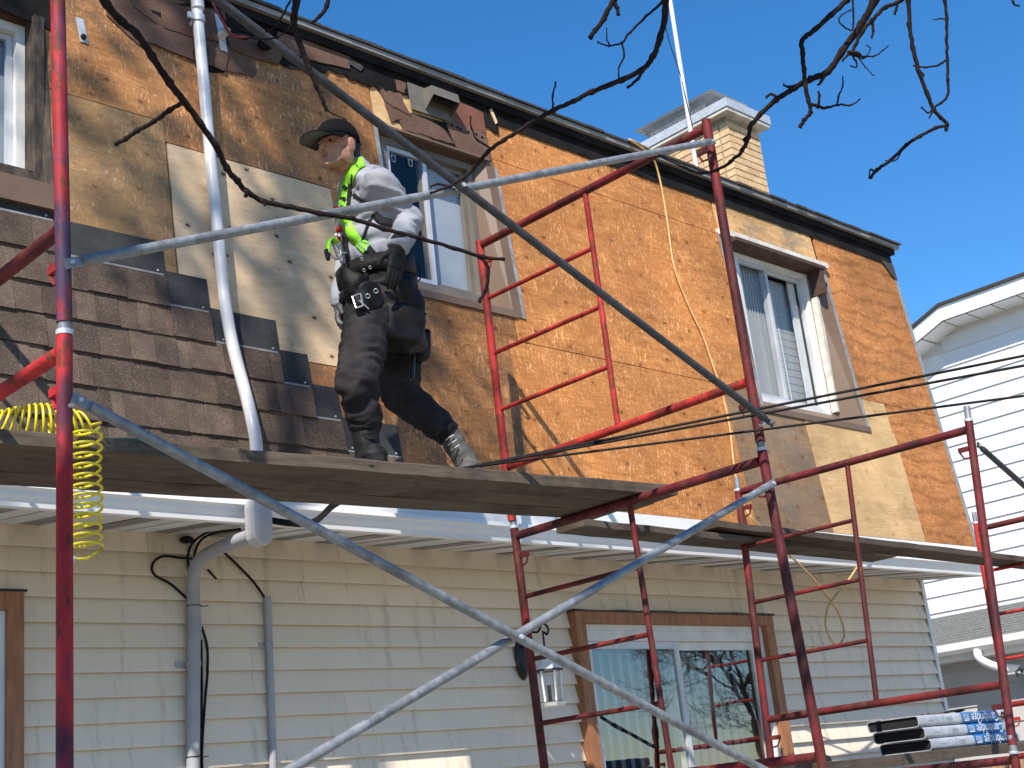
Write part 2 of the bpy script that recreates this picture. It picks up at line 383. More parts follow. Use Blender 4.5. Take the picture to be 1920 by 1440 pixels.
M['pvc'] = simple('grey_white_pvc', (.66, .66, .67), (.56, .56, .58), 3, .35)
M['conduit'] = simple('grey_conduit', (.34, .345, .37), (.27, .275, .30), 5, .45)
M['black'] = simple('black_rubber', (.012, .012, .013), (.007, .007, .008), 20, .6, spec=.15)
M['metal_black'] = simple('black_metal', (.02, .02, .022), (.012, .012, .012), 20, .4, .3)
M['brick'] = simple('buff_brick', (.66, .47, .27), (.54, .36, .19), 9, .85, bump=.4, bsc=90, rnd=.13)
M['mortar'] = simple('mortar', (.36, .29, .21), (.27, .22, .16), 20, .9, bump=.5)
M['yellow'] = simple('yellow_hose', (.80, .66, .02), (.68, .55, .02), 5, .3)
M['green_hose'] = simple('green_hose', (.03, .12, .07), None, 5, .5)
M['brass'] = simple('brass', (.45, .33, .16), None, 20, .35, .8)
M['cord'] = simple('tan_cord', (.62, .40, .16), (.45, .28, .11), 30, .6)
M['bark'] = simple('bare_bark', (.026, .017, .016), (.010, .007, .007), 40, .9, bump=.6, bsc=120, spec=.15)
M['bark_grey'] = simple('grey_bark', (.10, .085, .07), (.05, .04, .035), 14, .9, bump=.5)
M['needle'] = simple('spruce_needles', (.055, .085, .045), (.03, .05, .03), 3, .7, rnd=.15)
M['ground'] = simple('spring_lawn', (.30, .26, .17), (.20, .175, .11), .6, .95, bump=.5, bsc=12)
M['paving'] = simple('concrete_path', (.52, .50, .46), (.42, .40, .37), 2, .9, bump=.3)
M['slate'] = simple('grey_roof_shingles', (.17, .175, .17), (.10, .105, .10), 25, .9, bump=.5)
M['picket'] = simple('wood_picket', (.42, .26, .15), (.28, .16, .09), 12, .8, stretch=(4, 4, .6), rnd=.2)

# ================================================================== ground
g = MB(); g.add([(-400, -400, -CZ), (400, -400, -CZ), (400, 400, -CZ), (-400, 400, -CZ)], [(0, 1, 2, 3)])
tag(g.build('ground', M['ground'], loc=Vector((0, 0, 0))), 'spring lawn round the house', kind='structure')
g = MB(); g.box((-6, 2.6, -CZ), (14, 5.4, -CZ + .03))
tag(g.build('path', M['paving']), 'concrete path along the house wall', kind='structure')

# ================================================================== the house
house = thing('house', 'two-storey house with cream siding below and a stripped plywood mansard above', 'house', (4.5, 8, -CZ))
XC = 9.99; XL = -1.5
def cells(x0, x1, z0, z1, holes):
    xs = sorted({x0, x1} | {c for h in holes for c in h[:2] if x0 < c < x1})
    zs = sorted({z0, z1} | {c for h in holes for c in h[2:] if z0 < c < z1})
    for i in range(len(xs) - 1):
        for j in range(len(zs) - 1):
            cx, cz = (xs[i] + xs[i + 1]) / 2, (zs[j] + zs[j + 1]) / 2
            if not any(h[0] < cx < h[1] and h[2] < cz < h[3] for h in holes): yield xs[i], xs[i + 1], zs[j], zs[j + 1]
def slab(mb, x0, x1, z0, z1, off0, off1):     # slab on the steep face between two offsets from it
    mb.hexa([MP(x0, z0, off1), MP(x1, z0, off1), MP(x1, z0, off0), MP(x0, z0, off0), MP(x0, z1, off1), MP(x1, z1, off1), MP(x1, z1, off0), MP(x0, z1, off0)])
WIN_L = (1.50, 2.465, 2.70, 3.72); WIN_M = (4.405, 5.235, 2.69, 3.70); WIN_R = (7.53, 8.815, 2.40, 3.735)
HO = [WIN_L, WIN_M, WIN_R]
mb = MB()
for c in cells(XL, XC, ZB, ZT, HO): slab(mb, *c, -.10, -.001)
mb.build('mansard_frame', M['felt'], house)
# plywood sheets
def panel(rects, mat, proud=0.0, label=None):
    mb = MB()
    for r in rects:
        for c in cells(*r, HO): slab(mb, *c, 0, .012 + proud)
    o = mb.build('plywood_panel', M[mat], house)
    if label: o['label'] = label
panel([(XL, 1.49, ZB, 4.1)], 'ply_brown'); panel([(1.495, 2.44, 3.73, 4.1)], 'ply_brown')
panel([(1.495, 2.44, ZB, 2.69)], 'ply_brown')
panel([(2.47, 3.052, 3.304, 4.1), (3.052, 4.40, 3.192, 4.1)], 'ply_brown', .001, 'weathered brown plywood sheet under the last old shingles')
panel([(2.47, 3.049, 2.45, 3.299)], 'ply_tan', .002, 'tan weathered plywood sheet beside the left window')
panel([(2.445, 3.02, ZB, 2.446)], 'ply_brown')
panel([(3.060, 4.02, 2.149, 3.184)], 'ply_new', .003, 'pale new plywood sheet behind the walking worker')
panel([(3.025, 4.02, ZB, 2.145)], 'ply_brown')
panel([(4.025, 4.40, 2.149, 3.188)], 'ply_brown', .001)
panel([(4.41, 4.72, 3.705, 4.1), (4.72, 5.232, 3.705, 4.1)], 'ply_yellow', 0, 'fresh yellow plywood strip above the middle window')
panel([(5.240, 7.525, 3.732, 4.1)], 'ply_orange', .001)
panel([(5.240, 6.40, 2.51, 3.727)], 'ply_orange', .002); panel([(6.404, 7.525, 2.51, 3.727)], 'ply_orange', .0005)
panel([(4.025, 5.15, ZB, 2.505)], 'ply_brown', .001); panel([(4.41, 5.236, 2.505, 2.69)], 'ply_brown')  # brown tone also stands in for shade below the middle window
panel([(5.154, 7.115, ZB, 2.505)], 'ply_orange', .001)
panel([(7.12, 7.995, ZB, 2.505)], 'ply_gray', .001, 'grey weathered plywood sheet below the right window')
panel([(7.54, 8.78, 3.738, 4.1)], 'ply_head', .001, 'light plywood header above the right window')
panel([(8.0, 9.205, ZB, 2.398), (8.82, 9.18, 2.398, 2.632)], 'ply_yellow', .003, 'pale new plywood sheet below the right window')
panel([(8.82, XC, 2.636, 4.1)], 'ply_orange_right', .001); panel([(9.21, XC, ZB, 2.632)], 'ply_orange_right')
# right edge strip, fascia felt, roof
mb = MB(); slab(mb, XC, XC + .012, ZB, 4.0, -.10, .02); slab(mb, XC - .03, XC - .001, ZB, 4.0, .014, .018)
mb.build('edge_flashing', M['lead'], house)
rnd = random.Random(3)
def felt_poly(x0, x1, zlo, zhi, amp, off, mat, name, n=30, seed=1):
    r_ = random.Random(seed); P = []
    for i in range(n + 1):
        X = x0 + (x1 - x0) * i / n; z = (zlo(X) if callable(zlo) else zlo) + r_.uniform(-amp, amp)
        P.append(MP(X, z, off))
    P += [MP(x1, zhi, off), MP(x0, zhi, off)]
    m_ = MB(); m_.prism(P, NM * .004); return m_.build(name, M[mat], house)
felt_poly(3.0, 5.4, lambda X: 3.945 + .02 * math.sin(X * 3.1) + .015 * math.sin(X * 11) - (.03 if X < 4.1 else 0), 4.15, .014, .021, 'felt', 'felt_strip', 90, 4)
felt_poly(5.4, XC, lambda X: 3.997 + .004 * math.sin(X * 1.7), 4.15, .003, .019, 'felt', 'felt_strip', 140, 5)
m_ = MB(); m_.prism(rag([MP(9.80, 4.0, .024), MP(9.985, 4.02, .024), MP(9.985, 3.86, .024), MP(9.93, 3.88, .024)], .01, 3, 2), NM * .003)
m_.build('felt_strip', M['roof'], house)
m_ = MB(); m_.box((XL, 5.178, 4.150), (10.075, 5.30, 4.163)); m_.box((XL, 5.172, 4.150), (10.075, 5.1775, 4.180)); m_.build('drip_edge', M['drip'], house)
m_ = MB(); m_.box((XL, 5.20, 4.10), (10.03, 5.30, 4.149)); m_.build('fascia_board', M['felt'], house)
# low-slope roof with an uneven shingle edge
SL = .22
roof = MB(); roof.hexa([(XL, 5.19, 4.166), (10.07, 5.19, 4.166), (10.07, 10.4, 4.166 + 5.21 * SL), (XL, 10.4, 4.166 + 5.21 * SL)] + [(XL, 5.19, 4.19), (10.07, 5.19, 4.19), (10.07, 10.4, 4.19 + 5.21 * SL), (XL, 10.4, 4.19 + 5.21 * SL)])
roof_o = roof.build('roof', M['roof'], house)
X = XL; i = 0
while X < 10.05:
    w = rnd.uniform(.10, .26); e = rnd.uniform(0, .014); t_ = rnd.uniform(.010, .017)
    m_ = MB(); x1 = min(X + w, 10.085)
    m_.hexa([(X, 5.164 - e, 4.182), (x1, 5.164 - e, 4.182), (x1, 5.36, 4.225), (X, 5.36, 4.225), (X, 5.164 - e, 4.184 + t_), (x1, 5.164 - e, 4.184 + t_), (x1, 5.36, 4.239), (X, 5.36, 4.239)])
    m_.build('edge_shingle', M['roof'], roof_o); X = x1 + .002
# side and back walls, mansard foot
m_ = MB(); m_.box((XL, W + .03, -CZ), (XL + .15, 10.2, 4.1)); m_.box((XC - .15, W + .03, -CZ), (XC, 10.2, 1.4)); m_.box((XL, 10.2, -CZ), (XC, 10.35, 5.1)); m_.box((XC - .12, YB + .35, 1.4), (XC, 10.2, 4.12))
m_.build('rear_wall', M['siding'], house)
m_ = MB(); m_.box((XL, 4.995, 1.31), (XC + .01, 5.02, 1.53)); m_.build('fascia_board', M['white'], house)
# ---- siding
DOOR = (5.84, 7.80, -1.4, 1.045); LOWW = (1.2, 2.515, -.3, 1.08)
mb = MB()
for x0, x1, z0, z1 in cells(XL, XC - .001, -CZ, 1.40, [(DOOR[0] + .02, DOOR[1] - .02, DOOR[2], DOOR[3] - .02), (LOWW[0], LOWW[1] - .02, LOWW[2], LOWW[3] - .02)]):
    mb.box((x0, W + .007, z0), (x1, W + .15, z1))
mb.build('wall_backing', M['room'], house)
EXP = .108
def board(x0, x1, z):
    P = [(x0, W - .028, z), (x0, W - .0275, z + .006), (x0, W - .002, z + EXP + .010), (x0, W + .002, z + EXP + .010), (x0, W - .022, z + .008), (x0, W - .0245, z)]
    m_ = MB(); m_.prism(P, (x1 - x0, 0, 0)); m_.build('siding_board', M['siding'], house)
joints = {1: [aty(564, 1095, W).x, aty(1440, 1128, W).x], 0: [aty(690, 1175, W).x, aty(1535, 1185, W).x], -1: [aty(470, 1255, W).x, aty(1622, 1282, W).x],
          -2: [aty(645, 1340, W).x], -3: [aty(840, 1390, W).x, aty(1568, 1400, W).x]}
for n in range(-22, 5):
    z = .8467 + EXP * n; js = sorted(joints.get(n // 2, [rnd.uniform(3, 5), rnd.uniform(8, 9.5)]))
    xs = [XL] + js + [XC - .004]
    for a, b in zip(xs[:-1], xs[1:]):
        segs = [(a + .001, b - .001)]
        for hx0, hx1, hz0, hz1 in (DOOR, LOWW):
            if z < hz1 - .03 and z + EXP > hz0 + .05:
                ns = []
                for s0, s1 in segs:
                    if hx1 <= s0 or hx0 >= s1: ns.append((s0, s1))
                    else:
                        if hx0 > s0 + .01: ns.append((s0, hx0))
                        if hx1 < s1 - .01: ns.append((hx1, s1))
                segs = ns
        for s0, s1 in segs: board(s0, s1, z)
m_ = MB(); m_.box((XC - .002, W - .028, -CZ), (XC + .02, W + .05, 1.375)); m_.box((XC - .03, W - .030, -CZ), (XC - .003, W - .0185, 1.375))
m_.build('corner_trim', M['frame_alu'], house)
# ---- gutter and soffit
prof = [(4.925, 1.392), (4.922, 1.372), (4.938, 1.362), (4.940, 1.345), (4.952, 1.325), (4.956, 1.300), (4.994, 1.300), (4.994, 1.392), (4.988, 1.392), (4.988, 1.306), (4.962, 1.306), (4.958, 1.327), (4.946, 1.348), (4.944, 1.366), (4.929, 1.376), (4.930, 1.386)]
gt = MB(); gt.prism([(XL, y, z) for y, z in prof], (10.04 - XL, 0, 0)); gut = gt.build('gutter', M['white'], house)
m_ = MB(); m_.prism([(10.041, y, z) for y, z in [(4.925, 1.393), (4.921, 1.371), (4.938, 1.361), (4.950, 1.324), (4.955, 1.299), (4.995, 1.299), (4.995, 1.393)]], (.004, 0, 0)); m_.build('gutter_end_cap', M['white'], gut)
X = XL; k = 0
while X < 9.98:
    w = .105; x1 = min(X + w - .007, 10.03)
    m_ = MB(); d = 0.0 if k % 2 else .004
    m_.hexa([(X, 4.998, 1.304 + d), (x1, 4.998, 1.304 + d), (x1, W + .005, 1.376 + d), (X, W + .005, 1.376 + d), (X, 4.998, 1.312 + d), (x1, 4.998, 1.312 + d), (x1, W + .005, 1.384 + d), (X, W + .005, 1.384 + d)])
    m_.build('soffit_panel', M['soffit_shaded' if k % 3 == 2 else 'soffit_a'], house); X += w; k += 1
m_ = MB(); m_.hexa([(XL, 5.0, 1.322), (10.02, 5.0, 1.322), (10.02, W, 1.396), (XL, W, 1.396), (XL, 5.0, 1.335), (10.02, 5.0, 1.335), (10.02, W, 1.41), (XL, W, 1.41)]); m_.build('soffit_backing', M['felt'], house)
# ---- new shingle courses laid from the left
crs = [(1.545, 4.231), (1.699, 3.884), (1.854, 3.728), (2.007, 3.564), (2.154, 3.201), (2.300, 2.982), (2.455, 2.460)]
rs = random.Random(21)
m_ = MB(); slab(m_, XL, 4.10, ZB - .02, 1.56, .013, .0225); m_.build('starter_strip', M['shingle_back'], house)
for ci, (z0, xe) in enumerate(crs):
    nxt = .152
    lo, hi = .0285, .0165       # lower edge lifts off the course below
    X = xe
    while X > XL:               # dark headlap strips about a metre long
        x0 = max(X - 1.0, XL); m_ = MB()
        m_.hexa([MP(x0, z0 + nxt, .0245), MP(X, z0 + nxt, .0245), MP(X, z0 + nxt, .0165), MP(x0, z0 + nxt, .0165), MP(x0, z0 + .33, .0185), MP(X, z0 + .33, .0185), MP(X, z0 + .33, .0135), MP(x0, z0 + .33, .0135)])
        hl = m_.build('shingle', M['shingle_back'], house)
        m2 = MB(); slab(m2, x0 + .02, X - .01, z0 + nxt + .001, z0 + nxt + .010, .0245, .0262); m2.build('adhesive_line', M['lead'], hl)
        for q in (.04, .31, .62, .93):
            if x0 < X - q:
                m3 = MB(); pc = MP(X - q, z0 + nxt + .022, .0245); m3.tube([pc, pc + NM * .004], .0052, 8); m3.build('nail', M['sheet'], hl)
        X = x0 - .003
    X = xe
    while X > 1.2:              # laminated tabs of uneven width
        w = rs.choice([.06, .09, .12, .15, .18, .11]); x0 = max(X - w, 1.19)
        th = rs.choice([0, .0, .0035, .005]); dz = rs.uniform(-.004, .002)
        m_ = MB(); zt = z0 + nxt - .001
        m_.hexa([MP(x0, z0 + dz, .0355 + th), MP(X - .0015, z0 + dz, .0355 + th), MP(X - .0015, z0 + dz, .0245), MP(x0, z0 + dz, .0245), MP(x0, zt, .0265 + th * .4), MP(X - .0015, zt, .0265 + th * .4), MP(X - .0015, zt, .0165), MP(x0, zt, .0165)])
        m_.build('shingle', M['shingle'], house); X = x0
    m_ = MB(); slab(m_, XL, 1.185, z0, z0 + nxt, .0165, .032); m_.build('shingle', M['shingle'], house)
# ---- the last old shingles and the vent's painted shadow: px outlines on the steep face
def oldsh_and_shadow(px, mat, off, seed, amp=.006, th=.005, lift=0.0, n=4):
    P = rag([mans(*q, off) for q in px], amp, n, seed)
    m_ = MB(); m_.prism(P, NM * th)
    return m_.build('old_shingle_and_shadow', M[mat], house)
for i, (px, mt, off) in enumerate([
    ([(180, -60), (330, -60), (365, 20), (250, 12), (205, 10)], 'shingle_old', .014),
    ([(238, -20), (365, 0), (365, 50), (300, 50), (248, 12)], 'shingle_old', .020),
    ([(300, 8), (420, 20), (425, 80), (362, 70), (306, 52)], 'shingle_old', .026),
    ([(196, 10), (250, 12), (300, 52), (300, 70), (275, 95), (240, 68), (200, 30)], 'shingle_old', .015),
    ([(250, 35), (305, 50), (362, 72), (362, 112), (300, 88), (252, 70)], 'shingle_old', .022),
    ([(362, 68), (430, 85), (478, 108), (478, 144), (420, 132), (365, 112)], 'shingle_old', .018),
    ([(390, 86), (430, 96), (422, 134), (390, 122)], 'shingle_old', .026),
    ([(365, 112), (385, 118), (420, 132), (420, 137), (375, 134), (368, 128)], 'felt', .014),
    ([(425, 60), (480, 70), (530, 100), (522, 122), (455, 102), (430, 90)], 'shingle_old', .024),
    ([(500, 88), (560, 100), (565, 132), (540, 128), (520, 110)], 'shingle_back', .018),
    ([(520, 60), (575, 75), (655, 108), (655, 130), (600, 118), (560, 105), (520, 92)], 'shingle_old', .027),
    ([(655, 108), (680, 125), (676, 134), (652, 120)], 'roof', .028),
    ([(710, 148), (745, 165), (760, 200), (772, 218), (735, 200), (722, 190), (712, 170)], 'shingle_old', .020),
    ([(741, 150), (760, 156), (758, 175), (745, 170)], 'shingle_old', .026),
    ([(720, 190), (775, 215), (830, 240), (850, 270), (838, 268), (800, 255), (756, 245), (748, 228), (755, 222), (733, 230)], 'shingle_old', .016),
    ([(835, 190), (865, 192), (905, 212), (910, 250), (870, 238), (836, 226)], 'shingle_red', .021),
    ([(832, 222), (870, 236), (911, 252), (922, 300), (905, 302), (856, 278), (846, 256)], 'shingle_old', .024),
    ([(770, 212), (840, 232), (852, 278), (815, 265), (780, 240)], 'felt', .015),  # the vent hood's cast shadow, laid on as a black patch
    ([(725, 195), (752, 215), (755, 228), (735, 230)], 'felt', .0145)]):
    oldsh_and_shadow(px, mt, off, 40 + i, .004 if mt != 'shingle_red' else .001)
for q in [(838, 232), (848, 235), (858, 239), (864, 242), (878, 247), (893, 251), (904, 257)]:   # sealant dabs along the torn tab
    m_ = MB(); m_.ell(mans(*q, .032), (.012, .003, .006), nu=10, nv=6); m_.build('sealant_dab', M['felt'], house, 2)
m_ = MB(); m_.prism([mans(917, 206, .026), mans(921, 204, .026), mans(932, 230, .03), mans(929, 233, .03)], NM * .006); m_.build('wood_splinter', M['ply_new'], house)
# exhaust vent hood
vt = MB(); a, b, c, d = MP(4.705, 4.07, .027), MP(4.86, 4.06, .027), MP(4.90, 3.90, .027), MP(4.745, 3.905, .027)
vt.prism([MP(4.69, 4.075, .026), MP(5.0, 4.06, .026), MP(5.0, 3.89, .026), MP(4.69, 3.885, .026)], NM * .004)
M['vent'] = simple('dark_taupe_vent', (.15, .135, .115), (.11, .10, .085), 8, .6)
vent = vt.build('exhaust_vent', M['vent'], house); vent['label'] = 'taupe exhaust vent hood above the middle window'
hd = MB(); x0, x1 = 4.80, 5.0
hd.add([MP(x0, 4.05, .031), MP(x1, 4.05, .031), MP(x1, 4.035, .115), MP(x0, 4.035, .115), MP(x0, 3.975, .12), MP(x1, 3.975, .12), MP(x0, 3.91, .031), MP(x1, 3.91, .031)],
       [(0, 1, 2, 3), (3, 2, 5, 4), (0, 3, 4, 6), (1, 7, 5, 2)])
h_o = hd.build('vent_hood', M['vent'], vent); sol = h_o.modifiers.new('s', 'SOLIDIFY'); sol.thickness = .004
hd = MB(); hd.prism([MP(x0 + .01, 4.0, .03), MP(x1 - .01, 4.0, .03), MP(x1 - .01, 3.96, .10), MP(x0 + .01, 3.96, .10)], (0, 0, -.003)); hd.build('vent_flap', M['metal_black'], vent)

# ---- windows
def frame_ring(mb, x0, x1, z0, z1, y0, y1, w):
    mb.box((x0, y0, z0), (x0 + w, y1, z1)); mb.box((x1 - w, y0, z0), (x1, y1, z1))
    mb.box((x0 + w, y0 + .001, z1 - w), (x1 - w, y1, z1)); mb.box((x0 + w, y0 + .001, z0), (x1 - w, y1, z0 + w))
def room(x0, x1, z0, z1, y0, y1, par, mat='room'):
    m_ = MB(); t = .02
    m_.box((x0 - t, y1, z0 - t), (x1 + t, y1 + t, z1 + t)); m_.box((x0 - t, y0, z0), (x0, y1, z1)); m_.box((x1, y0, z0), (x1 + t, y1, z1))
    m_.box((x0 - t, y0, z1), (x1 + t, y1, z1 + t)); m_.box((x0 - t, y0, z0 - t), (x1 + t, y1, z0)); m_.build('room_lining', M[mat], par)
def pane(x0, x1, z0, z1, y, par, mat='glass'):
    m_ = MB(); m_.add([(x0, y, z0), (x1, y, z0), (x1, y, z1), (x0, y, z1)], [(0, 1, 2, 3)]); return m_.build('pane', M[mat], par)

def mansard_window(hole, wx0, wx1, wz0, wz1, Y, fmat, split, trim, head_mat, bl):
    hx0, hx1, hz0, hz1 = hole
    fr = MB(); frame_ring(fr, wx0, wx1, wz0, wz1, Y, Y + .07, .04)
    w = fr.build('window', M[fmat], house)
    room(wx0 - .1, wx1 + .1, wz0 - .05, wz1 + .05, Y + .071, Y + .9, w)
    sx = wx0 + (wx1 - wx0) * split
    s1 = MB(); frame_ring(s1, wx0 + .042, sx + .02, wz0 + .042, wz1 - .042, Y + .012, Y + .035, .026); s1.build('sash', M['frame_alu'], w)
    s2 = MB(); frame_ring(s2, sx - .02, wx1 - .042, wz0 + .042, wz1 - .042, Y + .038, Y + .06, .028); s2.build('sash', M['frame_taupe' if fmat == 'frame_taupe' else 'frame_alu'], w)
    pane(wx0 + .068, sx - .006, wz0 + .068, wz1 - .068, Y + .023, w); pane(sx + .008, wx1 - .07, wz0 + .07, wz1 - .07, Y + .049, w)
    # splayed jambs, sill and head between the window and the face
    f = .016
    for name, P, ext in (('jamb', [(wx1 + .001, Y, wz0), (wx1 + .001, Y, wz1), MP(hx1, hz1, f), MP(hx1, hz0, f)], (.006, 0, 0)), ('jamb', [(wx0 - .001, Y, wz0), (wx0 - .001, Y, wz1), MP(hx0, hz1, f), MP(hx0, hz0, f)], (-.006, 0, 0)),
                    ('sill', [(wx0, Y, wz0 - .001), (wx1, Y, wz0 - .001), MP(hx1, hz0, f), MP(hx0, hz0, f)], (0, 0, -.006)), ('head', [(wx0, Y, wz1 + .001), (wx1, Y, wz1 + .001), MP(hx1, hz1, f), MP(hx0, hz1, f)], (0, 0, .006))):
        m_ = MB(); m_.prism(P, ext); m_.build(name, M[trim if name != 'head' else head_mat], w)
    return w, sx
w, sx = mansard_window(WIN_M, 4.475, 5.17, 2.785, 3.675, 5.25, 'frame_taupe', .46, 'trim_brown', 'dark_brown', None)
w['label'] = 'taupe sliding window in the middle of the mansard'
m_ = MB(); slab(m_, 4.40, 5.26, 2.655, 2.70, .017, .024); m_.build('sill_flashing', M['trim_brown'], w)
m_ = MB(); slab(m_, 5.236, 5.30, 2.66, 3.70, .017, .021); m_.build('side_flashing', M['trim_brown'], w)
m_ = MB(); slab(m_, 5.30, 5.325, 2.66, 3.66, .017, .022); m_.build('metal_strip', M['lead'], w)
m_ = MB(); slab(m_, 4.385, 4.41, 2.9, 3.70, .017, .023); m_.build('metal_strip', M['lead'], w)
m_ = MB(); slab(m_, 4.42, 5.25, 3.690, 3.704, .013, .04); m_.build('drip_cap', M['trim_brown'], w)
m_ = MB(); m_.box((4.80, 5.325, 2.80), (5.22, 5.33, 3.66)); m_.build('blind', M['blind'], w)
for q in ((4.555, 3.58), (4.68, 3.585)):
    m_ = MB(); x, z = q; P = [(x, 5.262, z), (x + .005, 5.262, z - .04), (x + .025, 5.262, z - .04), (x + .03, 5.262, z), (x, 5.262, z)]
    for p_, n_ in zip(P[:-1], P[1:]): m_.tube([p_, n_], .0025, 6)
    m_.build('screen_clip', M['sheet'], w)
w, sx = mansard_window(WIN_R, 7.735, 8.66, 2.525, 3.66, 5.255, 'frame_white', .42, 'trim_brown', 'dark_brown', None)
w['label'] = 'white sliding window at the right of the mansard'
m_ = MB(); slab(m_, 7.50, 8.86, 3.72, 3.765, .014, .055); m_.build('head_trim', M['offwhite'], w)
m_ = MB(); m_.box((7.60, 5.12, 3.672), (8.74, 5.25, 3.70)); m_.box((8.67, 5.13, 3.47), (8.71, 5.25, 3.67)); m_.build('rotten_frame', M['dark_brown'], w)
m_ = MB(); m_.prism(rag([(8.662, 5.2, 2.54), (8.69, 5.2, 2.54), (8.70, 5.2, 3.46), (8.664, 5.2, 3.46)], .006, 8, 5), (0, .05, 0)); m_.build('peeling_casing', M['offwhite'], w)
m_ = MB(); slab(m_, 7.48, 8.86, 2.36, 2.405, .017, .024); m_.build('sill_flashing', M['trim_brown'], w)
m_ = MB(); slab(m_, 8.816, 8.845, 2.38, 3.72, .017, .023); m_.build('metal_strip', M['lead'], w)
m_ = MB(); slab(m_, 7.50, 7.528, 2.40, 3.74, .017, .023); m_.build('metal_strip', M['lead'], w)
for i in range(26):                                              # folded curtain, left half
    x = 7.79 + i * .0165; m_ = MB(); m_.box((x, 5.345 + .012 * (i % 2), 2.56), (x + .0175, 5.355 + .012 * (i % 2), 3.63)); m_.build('curtain_fold', M['curtain'], w)
for i in range(34):
    z = 2.60 + i * .0295; m_ = MB(); m_.box((8.12, 5.385 + .002 * (i % 2), z), (8.62, 5.389 + .002 * (i % 2), z + .0288)); m_.build('blind_slat', M['curtain'], w)
m_ = MB(); m_.tube([(8.33, 5.37, 3.2), (8.345, 5.37, 2.58)], .003, 6); m_.build('blind_cord', M['white'], w)
m_ = MB(); m_.box((8.50, 5.33, 2.57), (8.58, 5.345, 3.62)); m_.build('sliding_stile', M['frame_white'], w)
w, sx = mansard_window(WIN_L, 1.62, 2.40, 2.87, 3.64, 5.25, 'frame_white', .45, 'old_wood', 'dark_brown', None)
w['label'] = 'aluminium window in rotten wood casing at the left of the mansard'
m_ = MB(); m_.box((2.405, 5.16, 2.84), (2.45, 5.245, 3.66)); m_.build('rotten_casing', M['old_wood'], w)
m_ = MB(); m_.box((1.56, 5.15, 2.80), (2.455, 5.245, 2.862)); m_.build('rotten_sill', M['old_wood'], w)
m_ = MB(); slab(m_, 1.45, 2.49, 2.655, 2.78, .017, .05); m_.build('sill_flashing', M['trim_brown'], w)
m_ = MB(); m_.box((1.66, 5.34, 2.88), (2.44, 5.345, 3.63)); m_.build('blind', M['blind'], w)
m_ = MB(); m_.prism(rag([MP(1.5, 4.1, .016), MP(2.50, 4.1, .016), MP(2.56, 3.66, .016), MP(2.50, 3.62, .016), MP(1.5, 3.74, .016)], .006, 4, 9), NM * .005); m_.build('felt_strip', M['felt'], w)
# ---- low window
w_ = MB(); w_.box((2.44, W - .045, -.3), (2.513, W - .0, 1.0)); w_.box((1.2, W - .045, 1.0), (2.513, W - .0, 1.078)); 
w = w_.build('window', M['cedar'], house); w['label'] = 'brown-cased ground floor window at the left edge'
m_ = MB(); m_.box((1.2, W - .05, 1.0785), (2.525, W + .0, 1.088)); m_.build('head_flashing', M['metal_black'], w)
m_ = MB(); frame_ring(m_, 1.25, 2.439, -.3, .998, W - .03, W + .04, .04); m_.build('sash', M['frame_alu'], w)
pane(1.29, 2.40, -.26, .958, W - .01, w); room(1.2, 2.45, -.3, 1.0, W + .041, W + .6, w)
for i in range(6):
    m_ = MB(); m_.box((2.30 - i * .09, W + .1 + .01 * (i % 2), -.3), (2.385 - i * .09, W + .105 + .01 * (i % 2), .98)); m_.build('blind_slat', M['blind_dim'], w)
# ---- patio door
x0, x1, zt, zb_ = 5.84, 7.80, 1.045, -1.38
d_ = MB(); d_.box((x0, W - .075, zb_), (x0 + .085, W + .006, zt - .066)); d_.box((x1 - .085, W - .075, zb_), (x1, W + .006, zt - .066)); d_.box((x0, W - .078, zt - .065), (x1, W + .006, zt))
door = d_.build('patio_door', M['cedar'], house); door['label'] = 'sliding glass patio door in brown wooden casing'
m_ = MB(); m_.prism(rag([(x0 - .01, W - .08, zt + .001), (x1 + .02, W - .08, zt + .001), (x1 + .02, W - .08, zt + .014), (x0 - .01, W - .08, zt + .014)], .004, 14, 3), (0, .06, 0)); m_.build('caulk_line', M['old_wood'], door)
m_ = MB(); frame_ring(m_, x0 + .086, x1 - .086, zb_, zt - .067, W - .03, W + .06, .035); m_.box((x0 + .122, W - .026, zt - .165), (x1 - .122, W + .05, zt - .103)); m_.build('door_frame', M['frame_white'], door)
xm = 6.79
m_ = MB(); frame_ring(m_, x0 + .124, xm + .03, zb_ + .04, zt - .167, W - .018, W + .008, .045); m_.build('sliding_sash', M['frame_alu'], door)
m_ = MB(); frame_ring(m_, xm - .03, x1 - .124, zb_ + .04, zt - .167, W + .012, W + .038, .05); m_.build('fixed_sash', M['frame_white'], door)
pane(x0 + .17, xm - .014, zb_ + .09, zt - .212, W - .006, door, 'glass_door'); pane(xm + .02, x1 - .176, zb_ + .09, zt - .217, W + .026, door, 'glass_door')
room(x0 + .02, x1 - .02, zb_, zt - .07, W + .061, W + 1.6, door)
for i in range(19):
    if i in (8, 9): continue
    xx = x0 + .13 + i * .088; m_ = MB(); a = .45 if i < 8 else .25
    m_.obox((xx + .04, W + .16, (zb_ + zt) / 2 - .1), (.043 * math.cos(a), .043 * math.sin(a), 0), (0, .0012, 0), (0, 0, (zt - zb_) / 2 - .11)); m_.build('blind_slat', M['blind_dim'], door)

